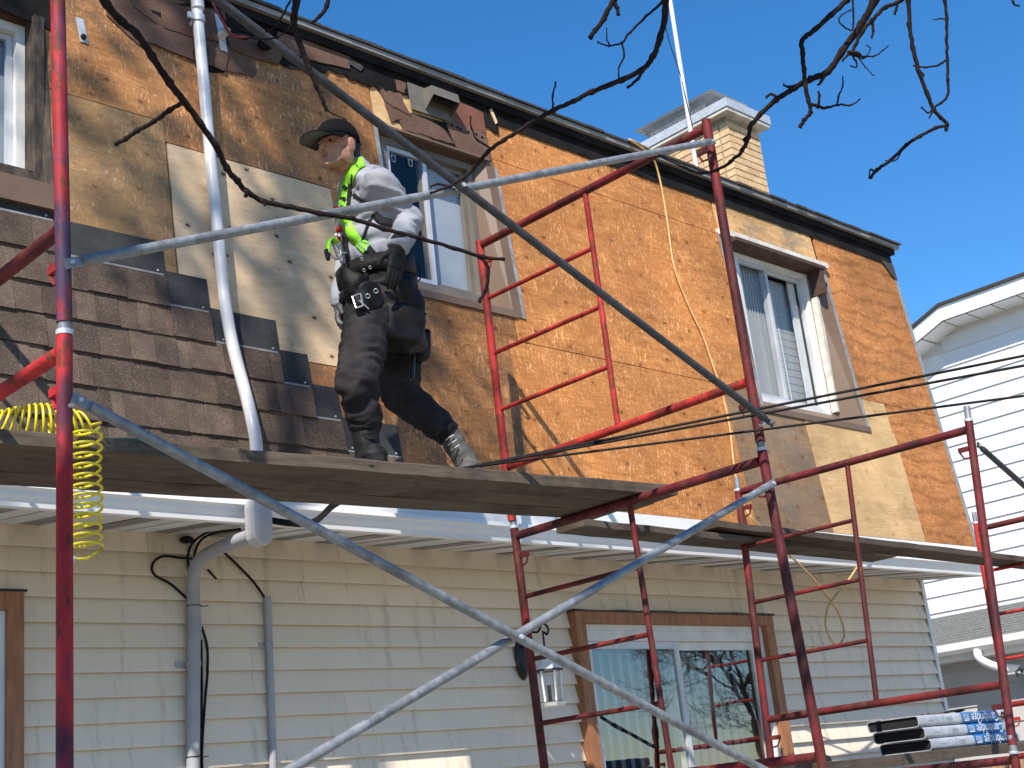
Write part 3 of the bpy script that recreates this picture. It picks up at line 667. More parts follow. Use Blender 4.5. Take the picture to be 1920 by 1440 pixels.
# ---- chimney with individual bricks
cx0, cx1, cy0, cy1, cz0, cz1 = 9.37, 9.86, 6.20, 7.15, 4.25, 5.70
m_ = MB(); m_.box((cx0 + .012, cy0 + .012, cz0), (cx1 - .012, cy1 - .012, cz1)); chim = m_.build('chimney', M['mortar'], house)
chim['label'] = 'buff brick chimney with metal cap'
CH = .067; row = 0; z = cz0
bx = {}
def brick(p, ax, L):
    key = (ax, round(L, 3)); h = .0555
    loc = Vector((p[0], p[1], p[2] + CZ))
    if key not in bx:
        m_ = MB(); s_ = (L / 2, .045) if ax == 'x' else (.045, L / 2); m_.box((-s_[0], -s_[1], 0 - CZ), (s_[0], s_[1], h - CZ)); o = m_.build('brick', M['brick'], None, loc=Vector((0, 0, 0)))
        bx[key] = o.data; C.objects.unlink(o); bpy.data.objects.remove(o)
    o = bpy.data.objects.new('brick', bx[key]); link(o, chim, loc + Vector((rnd.uniform(-.0015, .0015), rnd.uniform(-.0015, .0015), 0)))
while z < cz1 - .05:
    for face in ('x', 'y'):
        a0, a1 = (cx0, cx1) if face == 'x' else (cy0, cy1)
        full = (a1 - a0) / (2.5 if face == 'x' else 4.5)
        a = a0 + (0.0 if (row + (face == 'y')) % 2 == 0 else 0)
        first = (row + (face == 'y')) % 2 == 0
        while a < a1 - .02:
            L = full if (first or a > a0) else full / 2
            L = min(L, a1 - a)
            mid = a + L / 2
            if face == 'x': brick((mid, cy0 + .045, z), 'x', L - .011)
            else:
                if a == a0:
                    if L - .1 > .03: brick((cx0 + .045, a + .1 + (L - .1) / 2, z), 'y', L - .1 - .011)
                else: brick((cx0 + .045, mid, z), 'y', L - .011)
            a += L
    z += CH; row += 1
m_ = MB(); m_.box((9.29, 6.12, 5.70), (9.94, 7.23, 5.735)); bevel(m_.build('chimney_crown', M['offwhite'], chim), .006)
m_ = MB(); frame_ring_ = [(9.28, 6.11), (9.95, 6.11), (9.95, 7.24), (9.28, 7.24)]
m_.box((9.28, 6.11, 5.736), (9.95, 7.24, 5.82)); m_.build('chimney_cap', M['sheet'], chim)
m_ = MB(); m_.add([(9.33, 6.28, 6.0), (9.88, 6.28, 6.0), (9.88, 7.22, 6.0), (9.33, 7.22, 6.0), (9.52, 6.5, 6.07), (9.69, 6.5, 6.07), (9.69, 7.0, 6.07), (9.52, 7.0, 6.07)], [(3, 2, 1, 0), (0, 1, 5, 4), (1, 2, 6, 5), (2, 3, 7, 6), (3, 0, 4, 7), (4, 5, 6, 7)]); m_.build('hood_lid', M['sheet'], chim)
m_ = MB()
def lattice(p0, ux, L, h, st=.035):
    p0 = Vector(p0); ux = Vector(ux); n = int(L / st)
    for i in range(-int(h / st) - 1, n + 1):
        for sg in (1, -1):
            a0_, b0_ = i * st, 0.0; pts = []
            for t in (0, h):
                pts.append((a0_ + t if sg > 0 else a0_ + h - t, t))
            (u0, v0), (u1, v1) = pts
            if u0 < 0 or u1 < 0 or u0 > L or u1 > L: continue
            m_.tube([p0 + ux * u0 + Vector((0, 0, v0)), p0 + ux * u1 + Vector((0, 0, v1))], .0028, 4, False)
lattice((9.39, 6.34, 5.82), (1, 0, 0), .44, .18); lattice((9.39, 6.34, 5.82), (0, 1, 0), .82, .18); lattice((9.83, 6.34, 5.82), (0, 1, 0), .82, .18); lattice((9.39, 7.16, 5.82), (1, 0, 0), .44, .18)
tag(m_.build('mesh_screen', M['lead'], chim), kind='stuff')

# ================================================================== neighbour's house
nb = thing('neighbour_house', 'white-sided neighbouring house behind the right end', 'house', (17, 6, -CZ))
NX = 16.0
def ztop(Y): return 5.30 if Y < 7.64 else 5.30 - (Y - 7.64) * .39
m_ = MB(); m_.prism([(NX + .02, 3, -CZ), (NX + .02, 12, -CZ), (NX + .02, 12, ztop(12)), (NX + .02, 7.64, 5.30), (NX + .02, 3, 5.30)], (.2, 0, 0)); m_.build('wall', M['white_siding'], nb)
for k in range(36):
    z = -CZ + .05 + k * .203
    if z > 5.2: break
    ye = 12 if z + .2 < ztop(12) else min(12, 7.64 + (5.30 - z - .2) / .39) if z + .2 > ztop(12) else 12
    if z + .2 > 5.3: ye = 7.5
    m_ = MB(); m_.prism([(NX - .022, 3, z), (NX - .004, 3, z + .205), (NX + .019, 3, z + .205), (NX + .019, 3, z)], (0, ye - 3, 0)); m_.build('siding_board', M['white_siding'], nb)
FX = 15.6
pf = [(2.9, 5.475), (7.64, 5.485), (12, 5.485 - 4.36 * .39)]
m_ = MB(); m_.prism([(FX, y, z) for y, z in pf] + [(FX, y, z - .19) for y, z in reversed(pf)], (.03, 0, 0)); m_.build('fascia_board', M['white'], nb)
m_ = MB(); m_.prism([(FX - .03, y, z + .002) for y, z in pf] + [(FX - .03, y, z + .04) for y, z in reversed(pf)], (1.2, 0, 0)); m_.build('roof', M['roof'], nb)
y = 2.9
while y < 11.9:
    y1 = min(y + .34, 12); zz = lambda q: (5.275 if q <= 7.64 else 5.275 - (q - 7.64) * .39)
    if y < 7.64 < y1: y1 = 7.64
    m_ = MB(); m_.hexa([(FX + .031, y, zz(y)), (NX + .02, y, zz(y)), (NX + .02, y1 - .022, zz(y1 - .022)), (FX + .031, y1 - .022, zz(y1 - .022)), (FX + .031, y, zz(y) + .012), (NX + .02, y, zz(y) + .012), (NX + .02, y1 - .022, zz(y1 - .022) + .012), (FX + .031, y1 - .022, zz(y1 - .022) + .012)])
    m_.build('soffit_panel', M['white'], nb); y = y1
# its low side wing
m_ = MB(); m_.box((13.9, 6.5, -CZ), (NX, 12, 1.05)); m_.build('wing_wall', M['grey_siding'], nb)
for k in range(14):
    z = -CZ + .03 + k * .2
    m_ = MB(); m_.prism([(13.88, 6.48, z), (13.894, 6.48, z + .2), (13.899, 6.48, z + .2), (13.899, 6.48, z)], (0, 5.5, 0)); m_.build('siding_board', M['grey_siding'], nb)
m_ = MB(); m_.hexa([(13.55, 6.3, 1.10), (NX - .03, 6.3, 1.66), (NX - .03, 12, 1.66), (13.55, 12, 1.10), (13.55, 6.3, 1.13), (NX - .03, 6.3, 1.69), (NX - .03, 12, 1.69), (13.55, 12, 1.13)]); wr = m_.build('wing_roof', M['slate'], nb)
for k in range(13):
    t0 = k / 13; xa, za = 13.54 + (NX - 13.57) * t0, 1.131 + .56 * t0; t1 = (k + 1) / 13; xb, zb2 = 13.54 + (NX - 13.57) * t1, 1.131 + .56 * t1
    m_ = MB(); m_.hexa([(xa, 6.29, za), (xb, 6.29, zb2), (xb, 12, zb2), (xa, 12, za), (xa, 6.29, za + .013), (xb, 6.29, zb2 + .002), (xb, 12, zb2 + .002), (xa, 12, za + .013)]); m_.build('shingle_course', M['slate'], wr)
m_ = MB(); m_.prism([(13.42, 6.3, 1.13), (13.43, 6.3, 1.06), (13.46, 6.3, 1.02), (13.54, 6.3, 1.02), (13.54, 6.3, 1.13)], (0, 5.7, 0)); m_.build('gutter', M['white'], nb)
m_ = MB(); m_.box((13.541, 6.3, .96), (13.90, 12, .985)); m_.box((13.541, 6.3, .985), (13.57, 12, 1.09)); m_.build('eave_box', M['white'], nb)
m_ = MB(); m_.hexa([(13.5, 6.24, 1.0), (NX - .03, 6.24, 1.60), (NX - .03, 6.285, 1.60), (13.5, 6.285, 1.0), (13.5, 6.24, 1.15), (NX - .03, 6.24, 1.72), (NX - .03, 6.285, 1.72), (13.5, 6.285, 1.15)]); m_.build('rake_board', M['white'], nb)
ds = MB(); P = [Vector(q) for q in ((13.48, 6.98, 1.03), (13.48, 6.97, .93), (13.60, 6.85, .83), (13.82, 6.66, .76), (13.84, 6.65, .60), (13.84, 6.65, -CZ))]
ds.tube(curve(P, 5), .045, 8); ds.build('downspout', M['white'], nb, 60)
m_ = MB(); m_.prism([(NX - .04, 6.2, -CZ), (NX - .04, 3.4, -CZ), (NX - .04, 3.4, .9), (NX - .04, 4.8, 1.75), (NX - .04, 6.2, .9)], (-1.2, 0, 0)); m_.build('porch_wall', M['white_siding'], nb)

# ================================================================== scaffold frames
PR = .0212
def hook(mb, p, d):      # spring brace lock welded to a post
    p = Vector(p); d = Vector(d).normalized()
    a = p + d * .02; b = p + d * .075
    mb.obox((a + b) / 2, d * .0275, (.009, 0, 0), (0, 0, .012))
    mb.tube([b + Vector((0, 0, -.004)), b - d * .02 + Vector((0, 0, -.045)), b - d * .05 + Vector((0, 0, -.05))], .005, 6)
def frame(label, Ob, Ot, Ib, It, zr_top, zr_bot, m_out, m_in, pin=True, rungs=3, group='red scaffold frames'):
    Ob, Ot, Ib, It = map(Vector, (Ob, Ot, Ib, It))
    fr = thing('scaffold_frame', label, 'scaffold frame', (Ob + Ib) / 2, group)
    def on(B, T, z): return B.lerp(T, (z - B.z) / (T.z - B.z))
    for B, T, mt in ((Ob, Ot, m_out), (Ib, It, m_in)):
        m_ = MB(); n = 12; m_.tube([B.lerp(T, i / n) for i in range(n + 1)], PR, 14); m_.build('post', M[mt], fr, 50)
        if pin:
            u = (T - B).normalized()
            m_ = MB(); m_.tube([T - u * .002, T + u * .012], .0232, 14); m_.build('coupling_ring', M['sheet'], fr, 50)
            m_ = MB(); m_.tube([T + u * .0125, T + u * .085], .0175, 12); m_.build('coupling_pin', M['galv'], fr, 50)
    def rail(z, r, mt, a=0.0, b=1.0, name='rail'):
        p, q = on(Ob, Ot, z), on(Ib, It, z); d = (q - p).normalized()
        s, e = p.lerp(q, a) + d * (PR if a == 0 else .012), p.lerp(q, b) - d * (PR if b == 1 else .012)
        m_ = MB(); m_.tube([s.lerp(e, i / 8) for i in range(9)], r, 12); m_.build(name, M[mt], fr, 50)
    rail(zr_top, .0208, m_out if m_out != 'redblue' else 'maroon'); rail(zr_bot, .0200, m_in, name='rail')
    mtop, mbot = on(Ob, Ot, zr_top).lerp(on(Ib, It, zr_top), .5), on(Ob, Ot, zr_bot).lerp(on(Ib, It, zr_bot), .5)
    m_ = MB(); d = (mtop - mbot).normalized(); m_.tube([mbot + d * .019, mbot.lerp(mtop, .5), mtop - d * .019], .0145, 10); m_.build('ladder_post', M[m_in], fr, 50)
    for i in range(1, rungs + 1):
        z = zr_bot + (zr_top - zr_bot) * i / (rungs + 1)
        rail(z, .0118, m_in, .5, 1.0, 'rung')
        p, q = on(Ob, Ot, z).lerp(on(Ib, It, z), .5), on(Ib, It, z)
    dy = (It - Ot); dy.z = 0
    for z in (zr_top - .10, zr_bot - .10):
        h = MB(); hook(h, on(Ob, Ot, z), dy); h.build('brace_lock', M[m_out], fr)
        h = MB(); hook(h, on(Ib, It, z), -dy); h.build('brace_lock', M[m_in], fr)
    return fr
Y0, Y1 = 3.2, 4.724
frame('upper scaffold frame right of the worker, sunlit red inner ladder side', (4.679, Y0, 1.346), (4.673, Y0, 2.87), (4.668, Y1, 1.346), (4.651, Y1, 2.858), 2.832, 1.618, 'red', 'red_sunlit', pin=False)
frame('dark red scaffold frame carrying the right end of the long planks', (4.745, Y0, -.215), (4.679, Y0, 1.31), (4.712, Y1, -.215), (4.676, Y1, 1.31), 1.268, .055, 'maroon', 'red')
frame('lowest scaffold frame standing in front of the patio door', (4.76, Y0, -CZ + .031), (4.746, Y0, -.25), (4.73, Y1, -CZ + .031), (4.713, Y1, -.25), -.285, -1.45, 'maroon', 'red')
frame('worn red and blue scaffold frame at the left edge, upper tier', (1.572, Y0, 1.352), (1.555, Y0, 2.87), (1.57, Y1, 1.352), (1.56, Y1, 2.87), 2.832, 1.625, 'redblue', 'maroon')
frame('bright red scaffold frame at the left edge, lower tier', (1.558, Y0, -.215), (1.572, Y0, 1.317), (1.56, Y1, -.215), (1.57, Y1, 1.317), 1.272, .055, 'redblue_low', 'red')
frame('lowest scaffold frame at the left edge', (1.556, Y0, -CZ + .031), (1.557, Y0, -.25), (1.56, Y1, -CZ + .031), (1.56, Y1, -.25), -.285, -1.45, 'redblue', 'red')
def o2(z): return Vector((6.297 + (z + .084) * .1587, 3.19, z))
def i2(z): return Vector((6.377 + (z - .045) * .0615, 4.64, z))
frame('dark red scaffold frame with bare top pin above the shingle bundles', o2(.02), o2(1.655), i2(.02), i2(1.62), 1.612, .303, 'maroon', 'red')
frame('lowest scaffold frame under the shingle bundles', o2(-CZ + .031) + Vector((.1, 0, 0)), o2(-.02), i2(-CZ + .031) + Vector((.05, 0, 0)), i2(-.02), -.047, -1.4, 'maroon', 'red')
def o3(z): return Vector((9.25 + (z - .4) * .08, 3.19, z))
def i3(z): return Vector((9.23 + (z - .38) * .08, 4.64, z))
frame('red scaffold frame at the house corner with sunlit red inner side', o3(.02), o3(1.60), i3(.02), i3(1.60), 1.555, .30, 'red', 'red_sunlit')
frame('lowest scaffold frame at the house corner', o3(-CZ + .031), o3(-.02), i3(-CZ + .031), i3(-.02), -.047, -1.4, 'red', 'red')

def brace(label, segs, mats):
    t = thing('cross_brace', label, 'scaffold brace', Vector(segs[0][0]).lerp(Vector(segs[0][1]), .5), 'scaffold cross braces')
    for (a, b), mt in zip(segs, mats):
        a, b = Vector(a), Vector(b); n = 14; d = (b - a).normalized(); m_ = MB()
        m_.tube([a.lerp(b, i / n) for i in range(n + 1)], .0152, 12); m_.build('tube', M[mt], t, 50)
        for e, s in ((a, -1), (b, 1)):
            m_ = MB(); m_.obox(e + d * s * .022, d * .03, Vector((0, .003, 0)), d.cross(Vector((0, 1, 0))) * .014); m_.build('flattened_end', M[mt], t)
            q = e + d * s * .032
            m_ = MB(); m_.tube([q + Vector((0, -.012, 0)), q + Vector((0, .05, 0))], .006, 8); m_.build('stud', M['sheet'], t)
    a, b = segs[0]; c, d = segs[1]
    a, b, c, d = map(Vector, (a, b, c, d))
    # crossing point in X
    u = b - a; v = d - c; s = ((c.x - a.x) * v.z - (c.z - a.z) * v.x) / (u.x * v.z - u.z * v.x); p = a + u * s
    m_ = MB(); m_.tube([Vector((p.x, min(a.y, c.y) - .02, p.z)), Vector((p.x, max(a.y, c.y) + .016, p.z))], .008, 10); m_.build('rivet', M['sheet'], t)
YA, YC = 3.155, 3.118
def lx(p, q, X): p, q = Vector(p), Vector(q); return p.lerp(q, (X - p.x) / (q.x - p.x))
a, b = aty(150, 490, YA), aty(1310, 270, YA); c, d = aty(440, 25, YC), aty(1395, 755, YC)
brace('upper steel cross brace in front of the worker', [(lx(c, d, 1.60), lx(c, d, 4.62)), (lx(a, b, 1.60), lx(a, b, 4.60))], ('galv_dark', 'galv'))
a, b = aty(160, 757, YC), aty(1390, 1421, YC); c, d = aty(1400, 935, YA), aty(560, 1434, YA)
brace('lower galvanised cross brace in front of the cream siding', [(lx(a, b, 1.60), lx(a, b, 4.66)), (lx(c, d, 4.62), lx(c, d, 1.60))], ('galv', 'galv'))
brace('cross brace at the right edge running to the corner frame', [(o2(1.50) + Vector((.04, -.035, 0)), (9.24, 3.155, .36)), (o2(.36) + Vector((.04, -.07, 0)), (9.28, 3.12, 1.45))], ('galv_dark', 'galv_dark'))

# ================================================================== planks
def plank(label, a, b, w, th, group='grey scaffold planks', mat='plank', ends=.0):
    a, b = Vector(a), Vector(b); d = (b - a); L = d.length; d.normalize(); s = Vector((-d.y, d.x, 0)).normalized()   # front top edge from a to b
    m_ = MB(); n = 24; r_ = random.Random(int(L * 1000) + int(a.y * 100)); rows = []
    for i in range(n + 1):
        p = a + d * (L * i / n); e = r_.uniform(-.004, .004); z = r_.uniform(-.002, .002)
        zz = Vector((0, 0, z)); t_ = Vector((0, 0, th))
        rows.append([p + s * e + zz - Vector((0, 0, .004)), p + s * (e + .005) + zz, p + s * (w - .005) + zz, p + s * w + zz - Vector((0, 0, .004)), p + s * w + zz - t_, p + s * e + zz - t_])
    vs_ = [q for r in rows for q in r]; k = 6
    fs = [(i * k + j, i * k + (j + 1) % k, (i + 1) * k + (j + 1) % k, (i + 1) * k + j) for i in range(n) for j in range(k)] + [tuple(range(k - 1, -1, -1)), tuple(n * k + j for j in range(k))]
    m_.add(vs_, fs); o = m_.build('plank', M[mat], None); return tag(o, label, 'plank', group)
fa, fb = Vector((1.05, 4.194, 1.338)), Vector((4.90, 3.853, 1.338))
sv = Vector((fa.y - fb.y, fb.x - fa.x, 0)).normalized()
plank('front weathered plank the worker walks on', fa, fb, .172, .049)
plank('middle plank of the worker\'s platform', fa + sv * .178 + Vector((-.1, 0, .002)), fb + sv * .178 + Vector((.02, -.0018, .002)), .172, .050)
plank('rear plank of the worker\'s platform', fa + sv * .356, fb + sv * .356 + Vector((-.06, .005, 0)), .170, .048)
p0 = atz(1085, 971, 1.332); p1 = atz(1540, 1019, 1.339)
dv = (p1 - p0) / (p1.x - p0.x)
plank('grey plank lying on the frame right of the worker\'s platform', p0 + dv * (4.97 - p0.x), p0 + dv * (8.15 - p0.x), .19, .036)
p0 = atz(1345, 975, 1.399); p1 = atz(1920, 1043, 1.292); dv = (p1 - p0) / (p1.x - p0.x)
plank('upper grey plank with green end running to the house corner', p0, p0 + dv * (10.0 - p0.x), .20, .038)
bX0 = aty(1552, 1420, 3.92).x
plank('thick plank under the shingle bundles', (bX0, 3.925, .041), (9.75, 3.90, .037), .21, .054)
plank('second thick plank under the shingle bundles', (bX0 + .06, 4.14, .041), (9.7, 4.115, .037), .20, .054)

# ================================================================== shingle bundles
M['wrap'] = simple('white_plastic_wrap', (.42, .45, .50), (.30, .325, .37), 9, .35, bump=.5, bsc=14)
M['wrap_blue'] = simple('blue_plastic_wrap', (.02, .17, .42), (.012, .10, .28), 9, .35, bump=.3, bsc=14)
M['shingle_edge'] = simple('shingle_stack_end', (.014, .014, .016), (.006, .006, .007), 30, .9, bump=.8, stretch=(1, 1, 20))
M['ink'] = simple('white_print', (.75, .77, .80), (.6, .62, .66), 9, .4)
M['ink_grey'] = simple('grey_print', (.25, .28, .34), (.2, .22, .28), 9, .5)
def text_mesh(body, size):
    cu = bpy.data.curves.new('t', 'FONT'); cu.body = body; cu.size = size; cu.align_x = 'LEFT'
    ob = bpy.data.objects.new('t', cu); C.objects.link(ob); bpy.context.view_layer.update()
    dg = bpy.context.evaluated_depsgraph_get(); me = bpy.data.meshes.new_from_object(ob.evaluated_get(dg)); vs_ = [v.co.copy() for v in me.vertices]; fs = [tuple(p.vertices) for p in me.polygons]
    bpy.data.objects.remove(ob); bpy.data.curves.remove(cu); bpy.data.meshes.remove(me); return vs_, fs
def bundle(label, x0, y0, z0, ang, hL=.062, lift=.0):
    ca, sa = math.cos(ang), math.sin(ang)
    def P(u, v, w): return Vector((x0 + u * ca - v * sa, y0 + u * sa + v * ca, z0 + w + lift * max(0, .35 - u) * .0))
    t = thing('shingle_bundle', label, 'shingle bundle', P(.5, .16, 0), 'wrapped shingle bundles on the plank')
    H, Wd, L = hL, .325, 1.0
    def sec(u, grow=0.0, n=20):
        q = []; r = H / 2 * .62; fl = min(1, u / .12); hh = H * (1 + .0 * fl); bul = .012 * math.sin(min(1, u / L) * math.pi)
        for (cv, cw, a0) in ((Wd - r, hh - r, 0), (r, hh - r, 90), (r, r, 180), (Wd - r, r, 270)):
            for i in range(5):
                a = math.radians(a0 + 90 * i / 4); q.append(P(u, cv + (r + grow) * math.cos(a), cw + (r + grow) * math.sin(a)))
        return q
    def shell(us, mat, name, grow, par, arc=None):
        m_ = MB(); k = 20; rows = [sec(u, grow) for u in us]; vs_ = [p for r in rows for p in r]
        fs = [(i * k + j, (i + 1) * k + j, (i + 1) * k + (j + 1) % k, i * k + (j + 1) % k) for i in range(len(us) - 1) for j in range(k)]
        m_.add(vs_, fs); return m_, rows
    m_, rows = shell([.0, .03, .2, .4, .6, .8, .98, 1.0], 'wrap', 'wrapper', 0, t)
    inn = [P(.012, .03 + (Wd - .05) * (.5 + .5 * math.cos(2 * math.pi * i / 20)), H * (.5 + .46 * math.sin(2 * math.pi * i / 20) * (1 if i < 10 else .9))) for i in range(20)]
    outr = rows[0]
    # torn end face: wrapper rim folded round a dark opening
    ri = sec(0.0, -.0045)
    b = len(m_.v); m_.v += ri; m_.f += [(i, (i + 1) % 20, b + (i + 1) % 20, b + i) for i in range(20)]; m_.m += [0] * 20
    b = len(m_.v); n_ = len(rows) - 1; m_.f += [tuple(n_ * 20 + j for j in range(20))]; m_.m += [0]
    w_ = m_.build('wrapper', M['wrap'], t, 60)
    s_ = MB(); s_.prism(sec(.012, -.004), P(.9, 0, 0) - P(0, 0, 0)); s_.build('shingle_stack', M['shingle_edge'], t)
    m_, _ = shell([.47, .6, .75, .90], 'wrap_blue', 'blue_label', .0015, t); m_.build('blue_label', M['wrap_blue'], t, 60)
    def put(body, size, u_r, w_b, mat, name):
        vs_, fs = text_mesh(body, size); m2 = MB(); m2.add([P(u_r - v.x, -.0035, w_b - v.y) for v in vs_], fs); m2.build(name, M[mat], w_)
    put('Cambridge', .072, .895, .050, 'ink', 'brand_lettering')
    put('TRUE', .030, .555, .052, 'ink', 'small_lettering')
    for (u0, u1, w0, w1, mt) in ((.49, .55, .014, .019, 'ink'), (.50, .55, .022, .026, 'ink'), (.30, .36, .040, .043, 'ink_grey'), (.29, .37, .032, .035, 'ink_grey'), (.31, .36, .024, .027, 'ink_grey'), (.10, .16, .03, .034, 'ink_grey')):
        m2 = MB(); m2.add([P(u0, -.0032, w0), P(u1, -.0032, w0), P(u1, -.0032, w1), P(u0, -.0032, w1)], [(0, 1, 2, 3)]); m2.build('print_line', M[mt], w_)
    m2 = MB(); P0 = P(.95, -.0035, H * .5)
    vs_ = []; 
    for i in range(20):
        a = 2 * math.pi * i / 20
        for r in (.009, .021): vs_.append(P(.95 + r * math.cos(a), -.0035, H * .5 + r * math.sin(a)))
    m2.add(vs_, [(2 * i, 2 * i + 1, (2 * i + 3) % 40, (2 * i + 2) % 40) for i in range(20)]); m2.build('ring_logo', M['black'], w_)
    for u in (.18, .26):
        m2 = MB(); m2.add([P(u, -.003, .012), P(u + .004, -.003, .012), P(u + .004, -.003, .055), P(u, -.003, .055)], [(0, 1, 2, 3)]); m2.build('print_line', M['ink_grey'], w_)
    return t
bz = .0425
bp = atx(1748, 1404, 6.93)
bundle('lowest blue and white shingle bundle of the stack', bp.x, bp.y, bz, -.012)
bundle('middle blue and white shingle bundle of the stack', bp.x - .035, bp.y + .004, bz + .064, .006)
bundle('top blue and white shingle bundle with scraps lying on it', bp.x - .075, bp.y + .008, bz + .128, -.004)
for i, (u, v, l, w_, an, dz) in enumerate([(.20, .10, .22, .09, .2, .0), (.48, .12, .10, .11, -.3, .006)]):
    m_ = MB(); c_ = Vector((bp.x - .075 + u + .1, bp.y + v, bz + .194 + dz)); ax = Vector((math.cos(an), math.sin(an), .02)); ay = Vector((-math.sin(an), math.cos(an), 0))
    P = rag([c_ - ax * l / 2 - ay * w_ / 2, c_ + ax * l / 2 - ay * w_ / 2, c_ + ax * l / 2 + ay * w_ / 2, c_ - ax * l / 2 + ay * w_ / 2], .008, 4, 70 + i); m_.prism(P, (0, 0, .006))
    tag(m_.build('shingle_scrap', M['shingle_old' if i == 0 else 'shingle_edge'], None), ['brown scrap of shingle lying on the top bundle', 'crumpled black scrap on the top bundle'][i], 'shingle scrap')

# ================================================================== service mast, conduits, cables
M['fitting'] = simple('grey_plastic_fitting', (.46, .46, .47), (.38, .38, .40), 4, .5)
mast = thing('service_mast', 'pale grey pipe running down the mansard beside the worker', 'service mast', (3.25, 5.2, -CZ))
path = [MP(3.234, 4.9, .02), mans(362, -60, .10), mans(378, 110, .085), mans(395, 300, .08), mans(411, 460, .075), mans(421, 560, .075), mans(436, 645, .075), mans(457, 725, .085), aty(473, 790, 4.865), aty(481, 840, 4.85), aty(485, 930, 4.85), aty(486, 965, 4.85)]
path[0] = path[1] + (path[1] - path[2]) * .5
m_ = MB(); m_.tube(curve(path, 6), .0285, 16); m_.build('pipe', M['pvc'], mast, 60)
for q in ((372, 36),):
    c_ = mans(*q, .095); m_ = MB(); m_.tube([c_ + Vector((0, 0, -.018)), c_ + Vector((0, 0, .018))], .034, 16); m_.obox(c_ + Vector((-.05, -.01, .0)), (.016, 0, 0), (0, .006, 0), (0, 0, .016)); m_.obox(c_ + Vector((0, .05, 0)), (.012, 0, 0), (0, .05, 0), (0, 0, .012)); m_.build('pipe_clamp', M['sheet'], mast, 50)
    m_ = MB(); m_.tube([c_ + Vector((0, 0, .06)), c_ + Vector((0, 0, .10))], .0325, 16); m_.build('pipe_collar', M['pvc'], mast, 50)
c_ = aty(485, 978, 4.85)
m_ = MB(); P = []
for s in (-1, 1):
    for i in range(9):
        a = math.pi * (i / 8) + (0 if s > 0 else math.pi); P.append(c_ + Vector((.05 * math.cos(a), 0, (.06 if s > 0 else -.06) + .05 * math.sin(a))))
m_.prism([p + Vector((0, .035, 0)) for p in P], (0, -.07, 0)); bevel(m_.build('access_fitting', M['fitting'], mast), .008, 3)
e0, e3 = c_ + Vector((-.02, .036, -.055)), aty(364, 1165, W - .058); e1, e2 = e0 + Vector((0, .52, .0)), e3 + Vector((0, 0, .30))
m_ = MB(); m_.tube([e0 * (1 - q) ** 3 + e1 * 3 * q * (1 - q) ** 2 + e2 * 3 * q * q * (1 - q) + e3 * q ** 3 for q in [i / 24 for i in range(25)]], .030, 16); m_.build('elbow', M['conduit'], mast, 60)
m_ = MB(); m_.tube([aty(364, 1165, W - .058), aty(362, 1440, W - .058), Vector((3.28, W - .058, -CZ + .03))], .030, 16); m_.build('conduit', M['conduit'], mast, 60)
m_ = MB(); q = aty(364, 1160, W - .058); m_.tube([q, q + Vector((0, 0, -.055))], .0335, 16); m_.build('coupling', M['conduit'], mast, 60)
q = aty(363, 1245, W - .058); m_ = MB(); m_.tube([q + Vector((0, 0, .012)), q - Vector((0, 0, .012))], .0345, 16); m_.box((q.x - .075, W - .03, q.z - .014), (q.x - .03, W - .018, q.z + .014)); m_.build('pipe_clamp', M['conduit'], mast, 50)
for y_ in (1137, 1420):
    q = aty(363, y_, W - .058); m_ = MB(); m_.tube([q, q + Vector((0, 0, .004))], .034, 14); m_.tube([q + Vector((.03, -.01, 0)), q + Vector((.065, -.02, 0))], .0025, 5); m_.build('cable_tie', M['black'], mast, 50)
c2 = thing('thin_conduit', 'thin grey conduit on the cream siding right of the thick one', 'conduit', (3.72, W, -CZ))
m_ = MB(); m_.tube([aty(501, 1119, W - .04), aty(506, 1250, W - .04), aty(512, 1440, W - .04), Vector((3.70, W - .04, -CZ + .03))], .0185, 12); m_.build('conduit', M['conduit'], c2, 60)
q = aty(504, 1208, W - .04); m_ = MB(); m_.tube([q + Vector((0, 0, .009)), q - Vector((0, 0, .009))], .0225, 14); m_.box((q.x - .05, W - .03, q.z - .009), (q.x - .018, W - .0175, q.z + .009)); m_.build('pipe_clamp', M['conduit'], c2, 50)
cb = thing('cable_bundle', 'loose black cables looping round the conduit elbow', 'cable', (3.3, W, .9))
Yc_ = W - .05
def cable(px, Ys, r=.006, par=cb, mat='black', name='cable', n=7):
    P = [aty(x, y, yy) for (x, y), yy in zip(px, Ys if isinstance(Ys, (list, tuple)) else [Ys] * len(px))]
    m_ = MB(); m_.tube(curve(P, n), r, 8); return m_.build(name, M[mat], par, 2)
cable([(350, 1122), (320, 1095), (290, 1078), (286, 1058), (305, 1043), (340, 1046), (372, 1048)], Yc_ + .02)
cable([(360, 1085), (352, 1050), (360, 1020), (385, 1000), (420, 988), (455, 978)], [Yc_ + .02, Yc_ + .02, Yc_ + .01, 5.4, 5.25, 5.05])
cable([(366, 1080), (364, 1045), (375, 1015), (400, 1000), (450, 992)], [Yc_ + .02, Yc_ + .02, Yc_, 5.4, 5.05])
cable([(496, 1120), (470, 1085), (420, 1036), (405, 1030), (440, 1022)], [W - .04, W - .03, W - .03, W - .05, 5.3])
cable([(406, 1086), (390, 1068)], W - .03, .005)
cable([(378, 1175), (388, 1210), (389, 1260), (384, 1320), (379, 1400), (379, 1440), (379, 1470)], W - .035, .006)
cable([(377, 1440), (378, 1300), (377, 1200)], W - .03, .007)
m_ = MB(); m_.ell(aty(350, 1012, W - .05), (.035, .03, .018)); m_.build('black_clip', M['black'], cb, 2)
